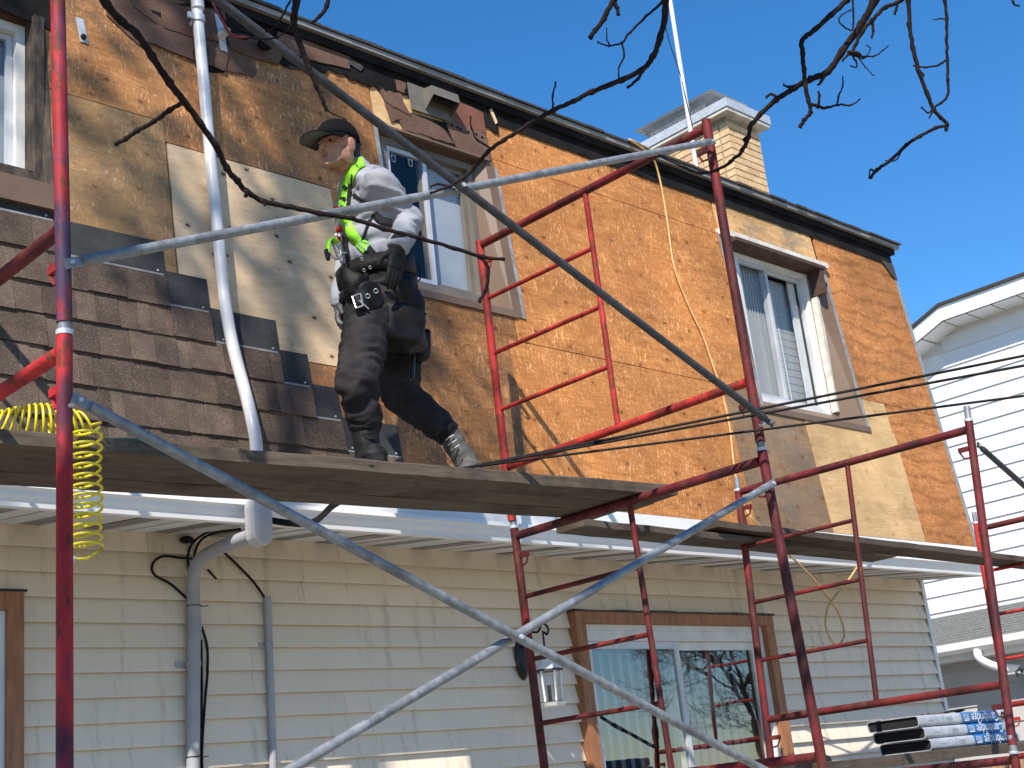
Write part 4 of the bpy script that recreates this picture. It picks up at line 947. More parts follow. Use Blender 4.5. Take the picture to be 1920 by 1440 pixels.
# bracket with red and black wires at the eave
br = thing('wire_bracket', 'galvanised bracket with red and black wires under the eave', 'bracket', mans(415, 95, .03))
a = mans(408, 28, .03); b = mans(420, 96, .03); m_ = MB(); m_.obox((a + b) / 2, (.02, 0, 0), (0, .004, 0), (b - a) / 2); m_.build('bracket_plate', M['sheet'], br)
m_ = MB(); q = mans(420, 62, .06); m_.tube([q - NM * .03, q + NM * .03], .022, 12); m_.build('insulator', M['white'], br, 50)
cable([(395, 0), (415, 30), (430, 60), (460, 72), (480, 62)], 5.13, .008, br, 'black'); M['wire_red'] = simple('red_wire', (.30, .03, .03), None, 9, .4)
cable([(398, 5), (420, 45), (440, 68), (470, 68)], 5.12, .006, br, 'wire_red'); cable([(425, 30), (450, 55), (480, 62), (500, 75), (520, 95)], 5.11, .008, br)
m_ = MB(); m_.ell(mans(497, 84, .07), (.045, .03, .03)); m_.build('tape_wrap', M['black'], br, 2)
pl = MB(); a = mans(149, 34, .017); b = mans(158, 80, .017); pl.obox((a + b) / 2, (.02, 0, 0), (0, .002, 0), (b - a) / 2); po = pl.build('metal_tab', M['sheet'], None); tag(po, 'small metal tab with a bolt beside the left window', 'bracket')
m_ = MB(); q = mans(156, 70, .02); m_.tube([q, q + NM * .01], .014, 12); m_.build('bolt', M['black'], po, 50)

# ---- overhead service wires to a pole out of the picture
pole_xy = (14.6, -8.6)
pw = thing('utility_pole', 'grey wooden utility pole by the street', 'utility pole', (*pole_xy, -CZ))
m_ = MB(); m_.tube([(*pole_xy, -CZ), (*pole_xy, 5.0)], [.14, .10], 16); m_.build('pole', M['bark_grey'], pw, 50)
m_ = MB(); m_.box((pole_xy[0] - .7, pole_xy[1] - .06, 4.4), (pole_xy[0] + .7, pole_xy[1] - .001 - .1, 4.5)); m_.build('crossarm', M['bark_grey'], pw)
for i, (e1, r, lab) in enumerate([((1427, 766), .0058, 'upper thick black wire crossing the right scaffold posts'), ((1427, 776), .0058, 'lower thick black wire crossing the right scaffold posts'), ((1427, 806), .0052, 'lowest thin black wire crossing the right scaffold posts')]):
    a = aty(892, 873 + i * .8, 4.05); b = aty(*e1, 3.12); dd = b - a
    P = [c_ + Vector((.045, .0, .01 * i)), Vector((3.50, 4.80, 1.27 + .01 * i)), Vector((3.60, 4.70, 1.355 + .012 * i)), Vector((3.68, 4.35, 1.375))]
    P = curve(P + [a], 6)[:-1] + [a, b] + [b + dd * t + Vector((0, 0, .0012 * t * t)) for t in (.5, 1, 2, 3, 4.5, 6, 8, 10, 12)]
    P.append(Vector((pole_xy[0] - .1 * i + .1, pole_xy[1] + .105, P[-1].z + .05)))
    m_ = MB(); m_.tube(P, r, 8); tag(m_.build('service_wire', M['black'], None, 2), lab, 'wire', 'overhead service wires')

# ---- tan cord hanging off the roof
P = [(9.2, 6.0, 4.40), (8.6, 5.5, 4.29), aty(1195, 268, 5.18), aty(1212, 284, 5.155), mans(1228, 305, .075), mans(1240, 350, .05), mans(1252, 420, .04), mans(1264, 500, .035), mans(1290, 570, .03), mans(1318, 630, .03), mans(1335, 680, .03), mans(1352, 730, .03), mans(1368, 800, .03), mans(1375, 860, .03), mans(1385, 920, .04), aty(1405, 965, 4.90), aty(1440, 1000, 4.90), aty(1480, 1040, 4.91), aty(1512, 1072, 4.93), aty(1545, 1110, 4.96), aty(1572, 1150, 5.0), aty(1583, 1190, 5.0), aty(1572, 1209, 5.0), aty(1558, 1200, 4.98), aty(1548, 1172, 4.96), aty(1552, 1140, 4.95), aty(1568, 1115, 4.94), aty(1588, 1092, 4.93), aty(1610, 1060, 4.915), aty(1632, 1038, 4.93), (8.15, 4.965, 1.40)]
m_ = MB(); m_.tube(curve(P, 6), .0072, 8); tag(m_.build('extension_cord', M['cord'], None, 2), 'tan cord hanging from the roof across the orange plywood', 'cord')

# ---- yellow coil hose on the planks
hs = thing('coil_hose', 'yellow coiled air hose hanging off the planks at the left', 'air hose', (2.08, 4.1, .9))
P = []; top = aty(163, 800, 4.06); bot = aty(163, 1030, 4.06); turns = 12; n = turns * 16
for i in range(n + 1):
    t = i / n; u = t ** .92; c_h = top.lerp(bot, u); a = 2 * math.pi * turns * t; rr = .047 * (1 + .06 * math.sin(i * .07)) * (1 + .06 * t)
    P.append(c_h + Vector((rr * math.cos(a), rr * .85 * math.sin(a), .008 * math.cos(a + 1))))
P += [bot + Vector((-.01, -.02, -.035)), bot + Vector((-.055, -.03, -.04))]
m_ = MB(); m_.tube(P, .0046, 8); m_.build('hanging_coil', M['yellow'], hs, 2)
m_ = MB(); q = P[-1]; m_.tube([q, q + Vector((-.035, 0, -.001))], .0085, 10); m_.build('coupling', M['sheet'], hs, 50)
P = []; n = 13 * 16; a0 = Vector((1.84, 4.27, 1.408)); b0 = Vector((2.13, 4.17, 1.403))
for i in range(n + 1):
    t = i / n; a = 2 * math.pi * 13 * t; R_ = .035 + .028 * math.sin(t * math.pi); P.append(a0.lerp(b0, t) + Vector((.02 * math.sin(a * 1.0 + t * 3), R_ * math.cos(a), max(-.055, R_ * math.sin(a)))))
P.append(top + Vector((.05, 0, .02)))
m_ = MB(); m_.tube(P, .0046, 8); m_.build('lying_coil', M['yellow'], hs, 2)
m_ = MB(); m_.tube(curve([(1.6, 4.2, 1.350), (1.95, 4.2, 1.349), (2.2, 4.15, 1.349), (2.32, 4.13, 1.350)], 5), .009, 8); go = m_.build('green_hose', M['green_hose'], None, 2); tag(go, 'short green hose lying on the front plank', 'hose')
m_ = MB(); m_.tube([(2.33, 4.13, 1.350), (2.375, 4.128, 1.351)], [.010, .012], 10); m_.build('brass_fitting', M['brass'], go, 50)

# ================================================================== wall lantern
ln = thing('wall_lantern', 'white and black carriage lantern left of the patio door', 'wall lamp', (5.40, W, .55))
lc = aty(1029, 1285, W - .20)
m_ = MB(); m_.ell((lc.x - .02, W - .03, lc.z + .17), (.05, .02, .12)); m_.build('back_plate', M['metal_black'], ln, 2)
m_ = MB(); A = Vector((lc.x - .02, W - .04, lc.z + .20)); 
m_.tube(curve([A, A + Vector((0, -.06, .10)), lc + Vector((0, .04, .30)), lc + Vector((0, -.005, .34)), lc + Vector((0, -.045, .305)), lc + Vector((0, -.03, .275)), lc + Vector((0, -.012, .29))], 7), .0065, 8); m_.build('scroll_arm', M['metal_black'], ln, 2)
m_ = MB(); m_.tube([lc + Vector((0, 0, .16)), lc + Vector((0, 0, .30))], .006, 8); m_.build('hanger', M['metal_black'], ln)
def ring6(r, z, n=6): return [lc + Vector((r * math.cos(2 * math.pi * i / n + .3), r * math.sin(2 * math.pi * i / n + .3), z)) for i in range(n)]
def frus(r0, z0, r1, z1, name, mat, n=6):
    m_ = MB(); m_.add(ring6(r0, z0, n) + ring6(r1, z1, n), [(i, (i + 1) % n, n + (i + 1) % n, n + i) for i in range(n)] + [tuple(range(n - 1, -1, -1)), tuple(range(n, 2 * n))]); return m_.build(name, M[mat], ln)
frus(.085, .085, .03, .15, 'lantern_roof', 'white'); frus(.09, .075, .087, .085, 'roof_rim', 'metal_black'); frus(.02, .15, .012, .17, 'finial', 'metal_black')
frus(.075, -.115, .09, -.095, 'lantern_base', 'white'); frus(.062, -.095, .066, -.088, 'base_rim', 'metal_black')
for a, b in zip(ring6(.062, -.09), ring6(.074, .076)):
    m_ = MB(); m_.tube([a, b], .0062, 6); m_.build('corner_bar', M['white'], ln)
r0, r1 = ring6(.056, -.088), ring6(.067, .074)
for i in range(6):
    m_ = MB(); m_.add([r0[i], r0[(i + 1) % 6], r1[(i + 1) % 6], r1[i]], [(0, 1, 2, 3)]); m_.build('pane', M['glass'], ln)
m_ = MB(); m_.tube([lc + Vector((0, 0, -.086)), lc + Vector((0, 0, .0))], .011, 8); m_.build('candle_tube', M['metal_black'], ln)

# ================================================================== antenna mast by the chimney
a = atx(1291, 222, 9.12); b = atx(1250, -40, 9.12)
am = thing('antenna_mast', 'white antenna pole rising beside the chimney', 'antenna mast', (9.12, a.y, 4.4))
d = (b - a); base = a + d * ((4.19 + (a.y - 5.19) * SL - a.z) / d.z)
m_ = MB(); m_.tube([base, a, b, b + d * .6], .021, 12); m_.build('pole', M['pvc'], am, 50)
m_ = MB(); P = [a + Vector((0, -.03, -.1)), a.lerp(b, .15) + Vector((-.04, -.03, 0)), a.lerp(b, .3) + Vector((-.02, 0, 0)), a.lerp(b, .6) + Vector((-.13, 0, 0)), a.lerp(b, 1.0) + Vector((-.10, 0, 0))]
m_.tube(curve(P, 6), .004, 6); m_.build('antenna_wire', M['black'], am, 2)
# ---- fence and covered grill, mostly below the frame
fn = thing('picket_fence', 'brown picket fence under the shingle bundles', 'fence', (9.6, 5.02, -CZ))
for i in range(34):
    x = 8.2 + i * .112; m_ = MB(); h = -.075 + rnd.uniform(-.01, .01); m_.box((x, 5.0, -CZ + .04), (x + .088, 5.02, h)); m_.build('picket', M['picket'], fn)
for z in (-.35, -1.45):
    m_ = MB(); m_.box((8.2, 5.021, z), (12.0, 5.06, z + .08)); m_.build('rail', M['picket'], fn)
gr = MB(); q = aty(1512, 1413, 4.95)
for_z = [(-CZ + .032, .30), (-.6, .30), (-.2, .27), (q.z - .03, .20), (q.z, .12)]
rows = []
for z, r in for_z: rows.append([(q.x + r * 1.0 * math.copysign(abs(math.cos(a)) ** .5, math.cos(a)), 4.98 + .5 * r * math.copysign(abs(math.sin(a)) ** .5, math.sin(a)) - .0, z) for a in [2 * math.pi * i / 24 for i in range(24)]])
gr.add([p for r in rows for p in r], [(i * 24 + j, i * 24 + (j + 1) % 24, (i + 1) * 24 + (j + 1) % 24, (i + 1) * 24 + j) for i in range(4) for j in range(24)] + [tuple(4 * 24 + j for j in range(24))])
tag(gr.build('grill_cover', M['black'], None, 60), 'black covered grill against the wall by the patio door', 'grill')

# ================================================================== trees
def grow(mb, p, d, L, r, depth, rnd_, spread=.55, twig=.0035, up=.15, segs=4):
    P = [p.copy()]; R_ = [r]; q = p.copy(); dd = d.normalized()
    for i in range(segs):
        dd = (dd + Vector((rnd_.gauss(0, .13), rnd_.gauss(0, .13), rnd_.gauss(0, .10) + up * .12))).normalized()
        q = q + dd * (L / segs); P.append(q.copy()); R_.append(max(twig, r * (1 - .42 * (i + 1) / segs)))
    mb.tube(P, R_, 6 if r > .03 else 4, False)
    if depth == 0: return
    k = rnd_.choice([2, 3, 3]) + (1 if depth > 2 else 0)
    for i in range(k):
        t = rnd_.uniform(.35, 1.0); idx = min(segs, max(1, int(round(t * segs)))); ax = Vector((rnd_.gauss(0, 1), rnd_.gauss(0, 1), rnd_.gauss(0, .6)))
        nd = (dd + ax.normalized() * spread * rnd_.uniform(.8, 1.5)).normalized()
        grow(mb, P[idx], nd, L * rnd_.uniform(.58, .8), R_[idx] * rnd_.uniform(.55, .75), depth - 1, rnd_, spread, twig, up, segs)
    grow(mb, P[-1], dd, L * .75, R_[-1] * .9, depth - 1, rnd_, spread, twig, up, segs)
def bare_tree(label, x, y, H, r, depth, seed, name='bare_tree'):
    rr = random.Random(seed); t = thing(name, label, 'tree', (x, y, -CZ)); tr = MB(); P = [Vector((x + rr.gauss(0, .04) * i, y + rr.gauss(0, .04) * i, -CZ + H * i / 6)) for i in range(7)]
    tr.tube(P, [r * (1.25 if i == 0 else 1 - .08 * i) for i in range(7)], 12); tr.build('trunk', M['bark_grey'], t, 50)
    cr = MB()
    for i in range(8):
        a = i * 2.4 + rr.uniform(-.3, .3); b = P[rr.choice([3, 4, 5, 6])] if i < 6 else P[6]
        grow(cr, b, Vector((math.cos(a), math.sin(a), rr.uniform(.4, 1.1))), H * .42, r * .5, depth, rr)
    cr.build('crown', M['bark_grey'], t, 2); return t
_q = ray(1405, 1290); _p = _q * (W / _q.y); _t = (W + 7.0) / _q.y
bare_tree('bare tree across the yard mirrored in the patio door', _p.x + _q.x * _t, -7.0, 3.6, .10, 5, 5)

# foreground tree: the visible twigs are traced, the limbs and trunk stand left of the view
ft = thing('bare_foreground_tree', 'dark bare branches with buds hanging in front of the house', 'tree', (-1.3, 1.0, -CZ))
def dp(x, y, s): return ray(x, y) * s
def twig(px, s0, s1, w0, w1, name='branch', seed=0, knob=True):
    r_ = random.Random(seed * 7 + len(px)); n = len(px); P = [dp(x, y, s0 + (s1 - s0) * i / max(1, n - 1)) for i, (x, y) in enumerate(px)]
    m = 6; Q = curve(P, m); N = len(Q); R_ = []
    for i in range(N):
        t = i / (N - 1); s = s0 + (s1 - s0) * t; w = (w0 + (w1 - w0) * t) * (1 + .10 * r_.uniform(-1, 1))
        if knob and i % m == 0 and 0 < i < N - 1: w *= 1.28
        R_.append(w * .5 * s / F)
        Q[i] = Q[i] + Vector((r_.gauss(0, 1), r_.gauss(0, 1), r_.gauss(0, 1))) * (.5 * s / F)
    if knob: R_[-1] *= 1.3; R_[-2] *= 1.1
    m_ = MB(); m_.tube(Q, R_, 8); return m_.build(name, M['bark'], ft, 2)
def limb(p, w, s, via):      # join a traced branch to the trunk above the frame
    P = [Vector((-1.3, 1.0, via)), Vector((-.9, 1.3, via + .7)), dp(p[0] - 160, -520, s * .92), dp(p[0] - 40, -220, s * .97), dp(p[0], p[1], s)]
    Q = curve(P, 6); N = len(Q); r1 = w * .5 * s / F; m_ = MB(); m_.tube(Q, [.05 + (r1 - .05) * (i / (N - 1)) ** .6 for i in range(N)], 8); m_.build('branch', M['bark'], ft, 2)
tr = MB(); tr.tube([(-1.3, 1.0, -CZ), (-1.32, .98, 0), (-1.27, 1.02, 2.2), (-1.3, 1.0, 4.2), (-1.5, .9, 6)], [.20, .16, .14, .11, .06], 14); tr.build('trunk', M['bark_grey'], ft, 50)
B = [([(170, -40), (200, 8), (228, 40), (255, 62), (285, 105), (318, 155), (345, 190), (375, 230), (405, 275), (425, 315), (445, 340), (462, 358), (495, 378), (545, 388), (600, 400), (660, 410), (720, 428), (790, 447), (850, 465), (905, 482), (945, 486)], 2.2, 2.6, 16, 6, 2.0),
     ([(345, 190), (318, 207), (290, 227), (258, 245), (236, 260), (217, 270)], 2.32, 2.36, 9, 9, None),
     ([(895, 480), (912, 494), (916, 515), (910, 545), (898, 566)], 2.58, 2.58, 6, 7, None),
     ([(460, 356), (463, 364), (460, 368)], 2.4, 2.4, 8, 6, None), ([(490, 376), (497, 384)], 2.42, 2.42, 8, 5, None),
     ([(552, -60), (556, 0), (551, 35), (560, 75), (575, 115), (592, 160), (606, 190), (612, 208)], 2.6, 2.65, 15, 6, 2.4),
     ([(612, 205), (625, 214), (645, 222), (650, 232)], 2.65, 2.66, 3, 2, None),
     ([(625, -40), (612, 12), (600, 30), (586, 42)], 2.6, 2.6, 9, 6, 2.5), ([(553, 40), (520, 70), (478, 72), (455, 60)], 2.6, 2.62, 4, 3, None),
     ([(545, 0), (520, 45), (498, 60)], 2.6, 2.6, 4, 3, None),
     ([(1252, -60), (1248, 20), (1238, 70), (1225, 105), (1205, 130), (1165, 150), (1110, 172), (1075, 190), (1037, 207), (990, 235), (945, 262), (915, 285), (890, 315), (868, 335), (840, 350), (806, 362)], 4.2, 4.3, 12, 5, 3.0),
     ([(1207, 128), (1196, 148), (1176, 164)], 4.2, 4.2, 7, 5, None), ([(1037, 206), (1036, 180), (1043, 153)], 4.24, 4.24, 4, 3, None),
     ([(920, 278), (895, 262), (884, 240), (882, 218)], 4.28, 4.28, 4, 3, None), ([(842, 350), (822, 345), (808, 350)], 4.3, 4.3, 5, 4, None),
     ([(1262, -40), (1242, 3), (1212, 30), (1180, 62), (1166, 79), (1142, 86), (1120, 79)], 4.4, 4.4, 6, 3, 3.2),
     ([(1166, 79), (1170, 105), (1161, 125), (1160, 146)], 4.4, 4.4, 4, 3, None), ([(1143, 85), (1137, 70), (1138, 52)], 4.4, 4.4, 3, 2, None),
     ([(1185, -70), (1150, 0), (1132, 35), (1116, 58), (1106, 70)], 4.5, 4.5, 11, 9, 3.2), ([(1148, 2), (1157, 15), (1159, 28)], 4.5, 4.5, 9, 6, None),
     ([(1680, -80), (1640, 0), (1615, 45), (1580, 95), (1552, 135), (1520, 148), (1490, 165), (1455, 188), (1425, 215), (1406, 240), (1404, 258), (1392, 282), (1370, 303), (1345, 318), (1310, 324), (1270, 308), (1235, 290)], 4.6, 4.8, 15, 4, 3.3),
     ([(1620, -30), (1588, 0), (1558, 28), (1528, 55), (1504, 76), (1505, 100), (1507, 130), (1510, 160), (1516, 190), (1520, 210), (1508, 225), (1499, 239)], 4.6, 4.6, 10, 7, 3.4),
     ([(1518, 195), (1535, 200), (1552, 202), (1572, 196), (1595, 197), (1613, 186)], 4.6, 4.6, 7, 2.5, None), ([(1570, 197), (1572, 182), (1580, 160), (1581, 143)], 4.6, 4.6, 4, 2.5, None),
     ([(1535, 198), (1536, 180), (1534, 172)], 4.6, 4.6, 5, 4, None), ([(1460, 186), (1445, 176), (1436, 184)], 4.7, 4.7, 6, 4, None), ([(1500, 160), (1480, 163), (1468, 158)], 4.7, 4.7, 6, 4, None), ([(1548, 138), (1540, 152), (1534, 160)], 4.65, 4.65, 8, 4, None),
     ([(1406, 256), (1396, 262), (1400, 266)], 4.75, 4.75, 9, 6, None),
     ([(1720, -40), (1690, 0), (1660, 14), (1635, 38), (1618, 58), (1605, 82), (1594, 104)], 4.5, 4.5, 9, 6, 3.5), ([(1683, 4), (1680, 18), (1677, 28)], 4.5, 4.5, 6, 4, None), ([(1636, 40), (1637, 58), (1634, 72)], 4.5, 4.5, 6, 4, None),
     ([(1598, -30), (1600, 20), (1600, 45), (1597, 57), (1580, 48), (1573, 38), (1578, 28), (1596, 18)], 4.6, 4.6, 4, 2.5, None),
     ([(1594, 100), (1612, 105), (1640, 105), (1655, 95), (1665, 85)], 4.5, 4.5, 4, 2, None), ([(1600, 104), (1620, 110), (1632, 92), (1625, 85)], 4.5, 4.5, 3, 2, None), ([(1596, 102), (1606, 118), (1605, 126), (1594, 123)], 4.5, 4.5, 4, 2.5, None), ([(1610, 108), (1622, 125), (1638, 142)], 4.5, 4.5, 2.5, 2, None), ([(1592, 100), (1580, 115)], 4.5, 4.5, 6, 3, None), ([(1590, 98), (1608, 100), (1618, 108)], 4.48, 4.5, 8, 4, None),
     ([(1695, -60), (1703, 0), (1705, 45), (1712, 90), (1722, 130), (1738, 175), (1752, 207), (1765, 222), (1776, 233), (1755, 240), (1725, 255), (1700, 272), (1670, 300), (1645, 318), (1632, 334)], 4.9, 4.9, 8, 6, 3.5),
     ([(1766, -60), (1772, 0), (1775, 35), (1775, 70), (1776, 110), (1777, 150), (1777, 178), (1765, 192), (1748, 205)], 4.9, 4.9, 6, 4.5, 3.6),
     ([(1775, 112), (1760, 122), (1735, 126), (1712, 123)], 4.9, 4.9, 4.5, 3, None), ([(1776, 36), (1762, 35), (1750, 37)], 4.9, 4.9, 3, 2, None), ([(1748, 205), (1740, 212), (1728, 201)], 4.9, 4.9, 4, 3, None), ([(1692, 280), (1680, 300), (1660, 302)], 4.9, 4.9, 3, 2, None), ([(1640, 322), (1632, 318), (1629, 335)], 4.9, 4.9, 4, 2, None), ([(1776, 233), (1773, 246)], 4.9, 4.9, 9, 5, None), ([(1750, 207), (1742, 222)], 4.9, 4.9, 4, 2, None), ([(1722, 130), (1733, 143)], 4.9, 4.9, 4, 4, None),
     ([(1893, -20), (1900, 5), (1912, 12)], 4.9, 4.9, 5, 3, None)]
for i, (px, s0, s1, w0, w1, via) in enumerate(B):
    twig(px, s0, s1, w0, w1, seed=i)
    if via: limb(px[0], w0, s0, via)

# evergreen left of the picture: it throws the dappled shade on the left half of the house
def spruce(label, x, y, H, R0, n, seed, zlow=1.2):
    rr = random.Random(seed); t = thing('spruce_tree', label, 'tree', (x, y, -CZ)); m_ = MB(); m_.tube([(x, y, -CZ), (x, y, -CZ + H * .5), (x, y, -CZ + H)], [.2, .13, .02], 10); m_.build('trunk', M['bark_grey'], t, 50)
    m_ = MB()
    for i in range(n):
        h = rr.random() ** .8; z = -CZ + zlow + (H - zlow) * h; R_ = R0 * (1 - h) ** .8 + .08; a = rr.uniform(0, 6.283); L = R_ * rr.uniform(.6, 1.05)
        d = Vector((math.cos(a), math.sin(a), -.25 + rr.uniform(-.15, .15))); s = Vector((-math.sin(a), math.cos(a), 0)); p = Vector((x, y, z))
        m_.tube([p, p + d * L], [.018, .004], 4, False)
        for k in range(int(6 + L * 9)):
            u = rr.uniform(.25, 1.05) * L; q = p + d * u + s * rr.gauss(0, .10 + .08 * L) + Vector((0, 0, rr.uniform(-.14, .05))); l = rr.uniform(.10, .20); w = rr.uniform(.025, .05)
            dd = (d + s * rr.uniform(-1, 1) + Vector((0, 0, rr.uniform(-.5, .2)))).normalized(); ss = dd.cross(Vector((rr.gauss(0, 1), rr.gauss(0, 1), rr.gauss(0, 1)))).normalized()
            m_.add([q, q + dd * l * .5 + ss * w, q + dd * l, q + dd * l * .5 - ss * w], [(0, 1, 2, 3)])
    m_.build('crown', M['needle'], t); return t
spruce('dense evergreen left of the house shading its left end', -4.3, .55, 11.2, 2.2, 250, 3)
spruce('unseen tall pine left of the house, high crown shaped to shade the pale sheet', -2.95, .35, 14.3, 1.7, 62, 8, 12.4)  # added out of view so the pale plywood sheet falls in shade

# ================================================================== the worker
M['skin'] = simple('skin', (.47, .25, .17), (.33, .165, .115), 38, .6, bump=.15, bsc=240, spec=.3)
M['shirt'] = simple('grey_sweatshirt', (.31, .32, .355), (.25, .26, .29), 7, .85, bump=.25, bsc=140)
M['trouser'] = simple('charcoal_work_trousers', (.036, .033, .035), (.019, .0175, .019), 9, .9, bump=.3, bsc=140, spec=.15)
M['cap_black'] = simple('black_cap_cloth', (.010, .010, .010), (.007, .007, .007), 20, .95, bump=.2, bsc=200, spec=.1)
M['cap_under'] = simple('grey_green_brim_underside', (.11, .12, .10), (.09, .10, .085), 20, .8)
M['hair'] = simple('dark_hair', (.012, .009, .008), (.006, .005, .005), 60, .6, bump=.5, stretch=(1, 1, 4))
M['boot'] = simple('black_work_boot', (.012, .012, .013), (.007, .007, .008), 15, .65, bump=.3, bsc=60, spec=.25)
M['boot_grey'] = simple('scuffed_grey_boot', (.10, .098, .088), (.055, .053, .048), 15, .75, bump=.3, bsc=60)
M['glove'] = simple('black_work_glove', (.012, .012, .012), (.007, .007, .007), 20, .7, bump=.3, bsc=80, spec=.25)
M['glove_grey'] = simple('worn_grey_glove', (.16, .155, .15), (.03, .03, .03), 22, .5, bump=.3, bsc=80)
M['webbing_green'] = simple('green_harness_webbing', (.30, .78, .03), (.24, .66, .02), 30, .6)
M['webbing_black'] = simple('black_harness_webbing', (.016, .016, .017), (.010, .010, .011), 40, .8, bump=.3, spec=.2)
M['leather'] = simple('black_leather', (.011, .0095, .009), (.005, .0045, .0045), 12, .6, bump=.6, bsc=40, spec=.25)
M['print_red'] = simple('red_shirt_print', (.62, .06, .05), (.5, .05, .045), 20, .8)
M['print_white'] = simple('white_shirt_print', (.75, .75, .74), None, 20, .8)
M['lip'] = simple('lip', (.22, .07, .06), None, 20, .5)
M['eye'] = simple('eye', (.02, .014, .012), None, 20, .2)
M['steel'] = simple('bright_steel', (.55, .55, .54), (.4, .4, .4), 30, .4, .8)

pj = lambda x, y, Y: aty(x, y, Y)
YM = 4.34
pelvis = pj(706, 560, YM); person = thing('person', 'person in grey sweatshirt, black cap and green harness walking on the planks', 'person', Vector((pelvis.x, pelvis.y, 1.342)))
hipL, hipR = pj(697, 575, 4.24), pj(732, 588, 4.44)
kneeL, ankL = pj(668, 712, 4.16), pj(685, 812, 4.20)
kneeR, ankR = pj(752, 738, 4.44), pj(842, 815, 4.33)
waist, chest, neck = pj(702, 500, YM), pj(690, 390, YM), pj(664, 312, YM)
shL, elL, wrL = pj(712, 344, 4.155), pj(768, 413, 4.16), pj(748, 460, 4.03)
shR, elR, wrR = pj(660, 356, 4.52), pj(660, 462, 4.53), pj(641, 565, 4.45)
headc = pj(633, 277, YM - .01)
fw = Vector((-.99, -.13, -.05)).normalized(); lf = Vector((0, 0, 1)).cross(fw).normalized(); upn = fw.cross(lf)
HR = Matrix((fw, lf, upn)).transposed()
def HL(x, y, z): return headc + HR @ Vector((x, y, z))
def blob(mb, name, mats, parent, vox=.012, sm=6, fac=.5, wr=0.0, wsz=.1, wr2=0.0):
    o = mb.build(name, mats, parent, 2)
    r = o.modifiers.new('r', 'REMESH'); r.mode = 'VOXEL'; r.voxel_size = vox; r.use_smooth_shade = True
    s = o.modifiers.new('s', 'SMOOTH'); s.factor = fac; s.iterations = sm
    bake(o)
    if wr:
        me = o.data; n = len(me.vertices); nr = [v.normal.copy() for v in me.vertices]
        for v, q in zip(me.vertices, nr):
            p = v.co / wsz; a = noise.noise(Vector((p.x, p.y, p.z * 1.3))); b = 1 - abs(noise.noise(Vector((p.x * .8 + p.z * .5 + 5, p.y * .8, p.z * 2.2 + a)))) * 2.4
            v.co = v.co + q * (wr * a + (wr2 or wr * .5) * b)
        me.update()
    o.data.polygons.foreach_set('use_smooth', [True] * len(o.data.polygons)); return o
# one continuous body under the clothes
b = MB()
b.ell(HL(-.012, 0, .030), (.094, .077, .088), HR); b.ell(HL(.026, 0, -.026), (.062, .056, .076), HR); b.ell(HL(.052, 0, -.078), (.032, .036, .028), HR); b.ell(HL(.076, 0, -.098), (.015, .018, .014), HR); b.cap(HL(.005, .052, -.055), HL(.062, .022, -.094), .016, .013); b.cap(HL(.005, -.052, -.055), HL(.062, -.022, -.094), .016, .013)
b.cap(HL(.084, 0, .012), HL(.108, 0, -.028), .007, .0095); b.cap(HL(.094, .010, -.033), HL(.094, -.010, -.033), .0075, .0075)
b.cap(HL(.074, .034, .020), HL(.074, -.034, .020), .012, .012); b.cap(HL(.084, .017, -.058), HL(.084, -.017, -.058), .0065, .0065); b.cap(HL(.082, .015, -.070), HL(.082, -.015, -.070), .007, .007)
for s in (1, -1): b.ell(HL(.055, s * .036, -.022), (.022, .020, .020), HR); b.ell(HL(-.008, s * .080, -.012), (.023, .010, .035), HR); b.ell(HL(.0, s * .052, -.05), (.04, .022, .045), HR)
b.cap(HL(-.022, 0, -.06), neck + Vector((0, 0, -.04)), .050, .062)
b.ell(chest, (.11, .15, .18)); b.ell(waist, (.10, .14, .14)); b.ell(pelvis, (.10, .14, .11))
for S, E_, Wr in ((shL, elL, wrL), (shR, elR, wrR)): b.cap(chest.lerp(S, .8), S, .06, .05); b.cap(S, E_, .048, .04); b.cap(E_, Wr, .038, .028)
for H_, K, A in ((hipL, kneeL, ankL), (hipR, kneeR, ankR)): b.cap(H_, K, .075, .055); b.cap(K, A, .052, .038)
blob(b, 'body', M['skin'], person, .0045, 2, .45)
for s in (1, -1):
    m_ = MB(); m_.ell(HL(.078, s * .034, .002), (.007, .010, .0055), HR, 10, 8); m_.build('eye', M['eye'], person, 2)
    m_ = MB(); m_.cap(HL(.090, s * .018, .022), HL(.078, s * .050, .022), .0045, .003, 6); m_.build('eyebrow', M['hair'], person, 2)
m_ = MB(); m_.cap(HL(.0895, .015, -.0640), HL(.0895, -.015, -.0640), .0028, .0028, 6); m_.build('mouth', M['lip'], person, 2)
# shirt
b = MB(); b.ell(chest + Vector((.004, 0, -.01)), (.135, .178, .205)); b.ell(chest.lerp(waist, .62), (.128, .170, .19)); b.ell(waist + Vector((0, 0, .02)), (.145, .18, .09))
b.cap(neck.lerp(shL, .55) + Vector((0, 0, -.03)), neck.lerp(shR, .55) + Vector((0, 0, -.03)), .062, .062); b.cap(neck + Vector((0, 0, -.02)), chest, .068, .11)
for S, E_, Wr, k in ((shL, elL, wrL, 1), (shR, elR, wrR, 1)):
    b.cap(chest.lerp(S, .7), S, .080, .066); b.cap(S, E_, .066, .056); b.cap(E_, E_.lerp(Wr, .75), .056, .050); b.cap(E_.lerp(Wr, .70), Wr, .050, .045)
shirt = blob(b, 'sweatshirt', M['shirt'], person, .009, 4, .5, .007, .10, .010)
for E_, Wr in ((elL, wrL), (elR, wrR)):
    d = (Wr - E_).normalized(); m_ = MB(); m_.tube([Wr - d * .05, Wr - d * .04, Wr - d * .005, Wr + d * .006], [.044, .048, .047, .040], 16); m_.build('cuff', M['shirt'], person, 2)
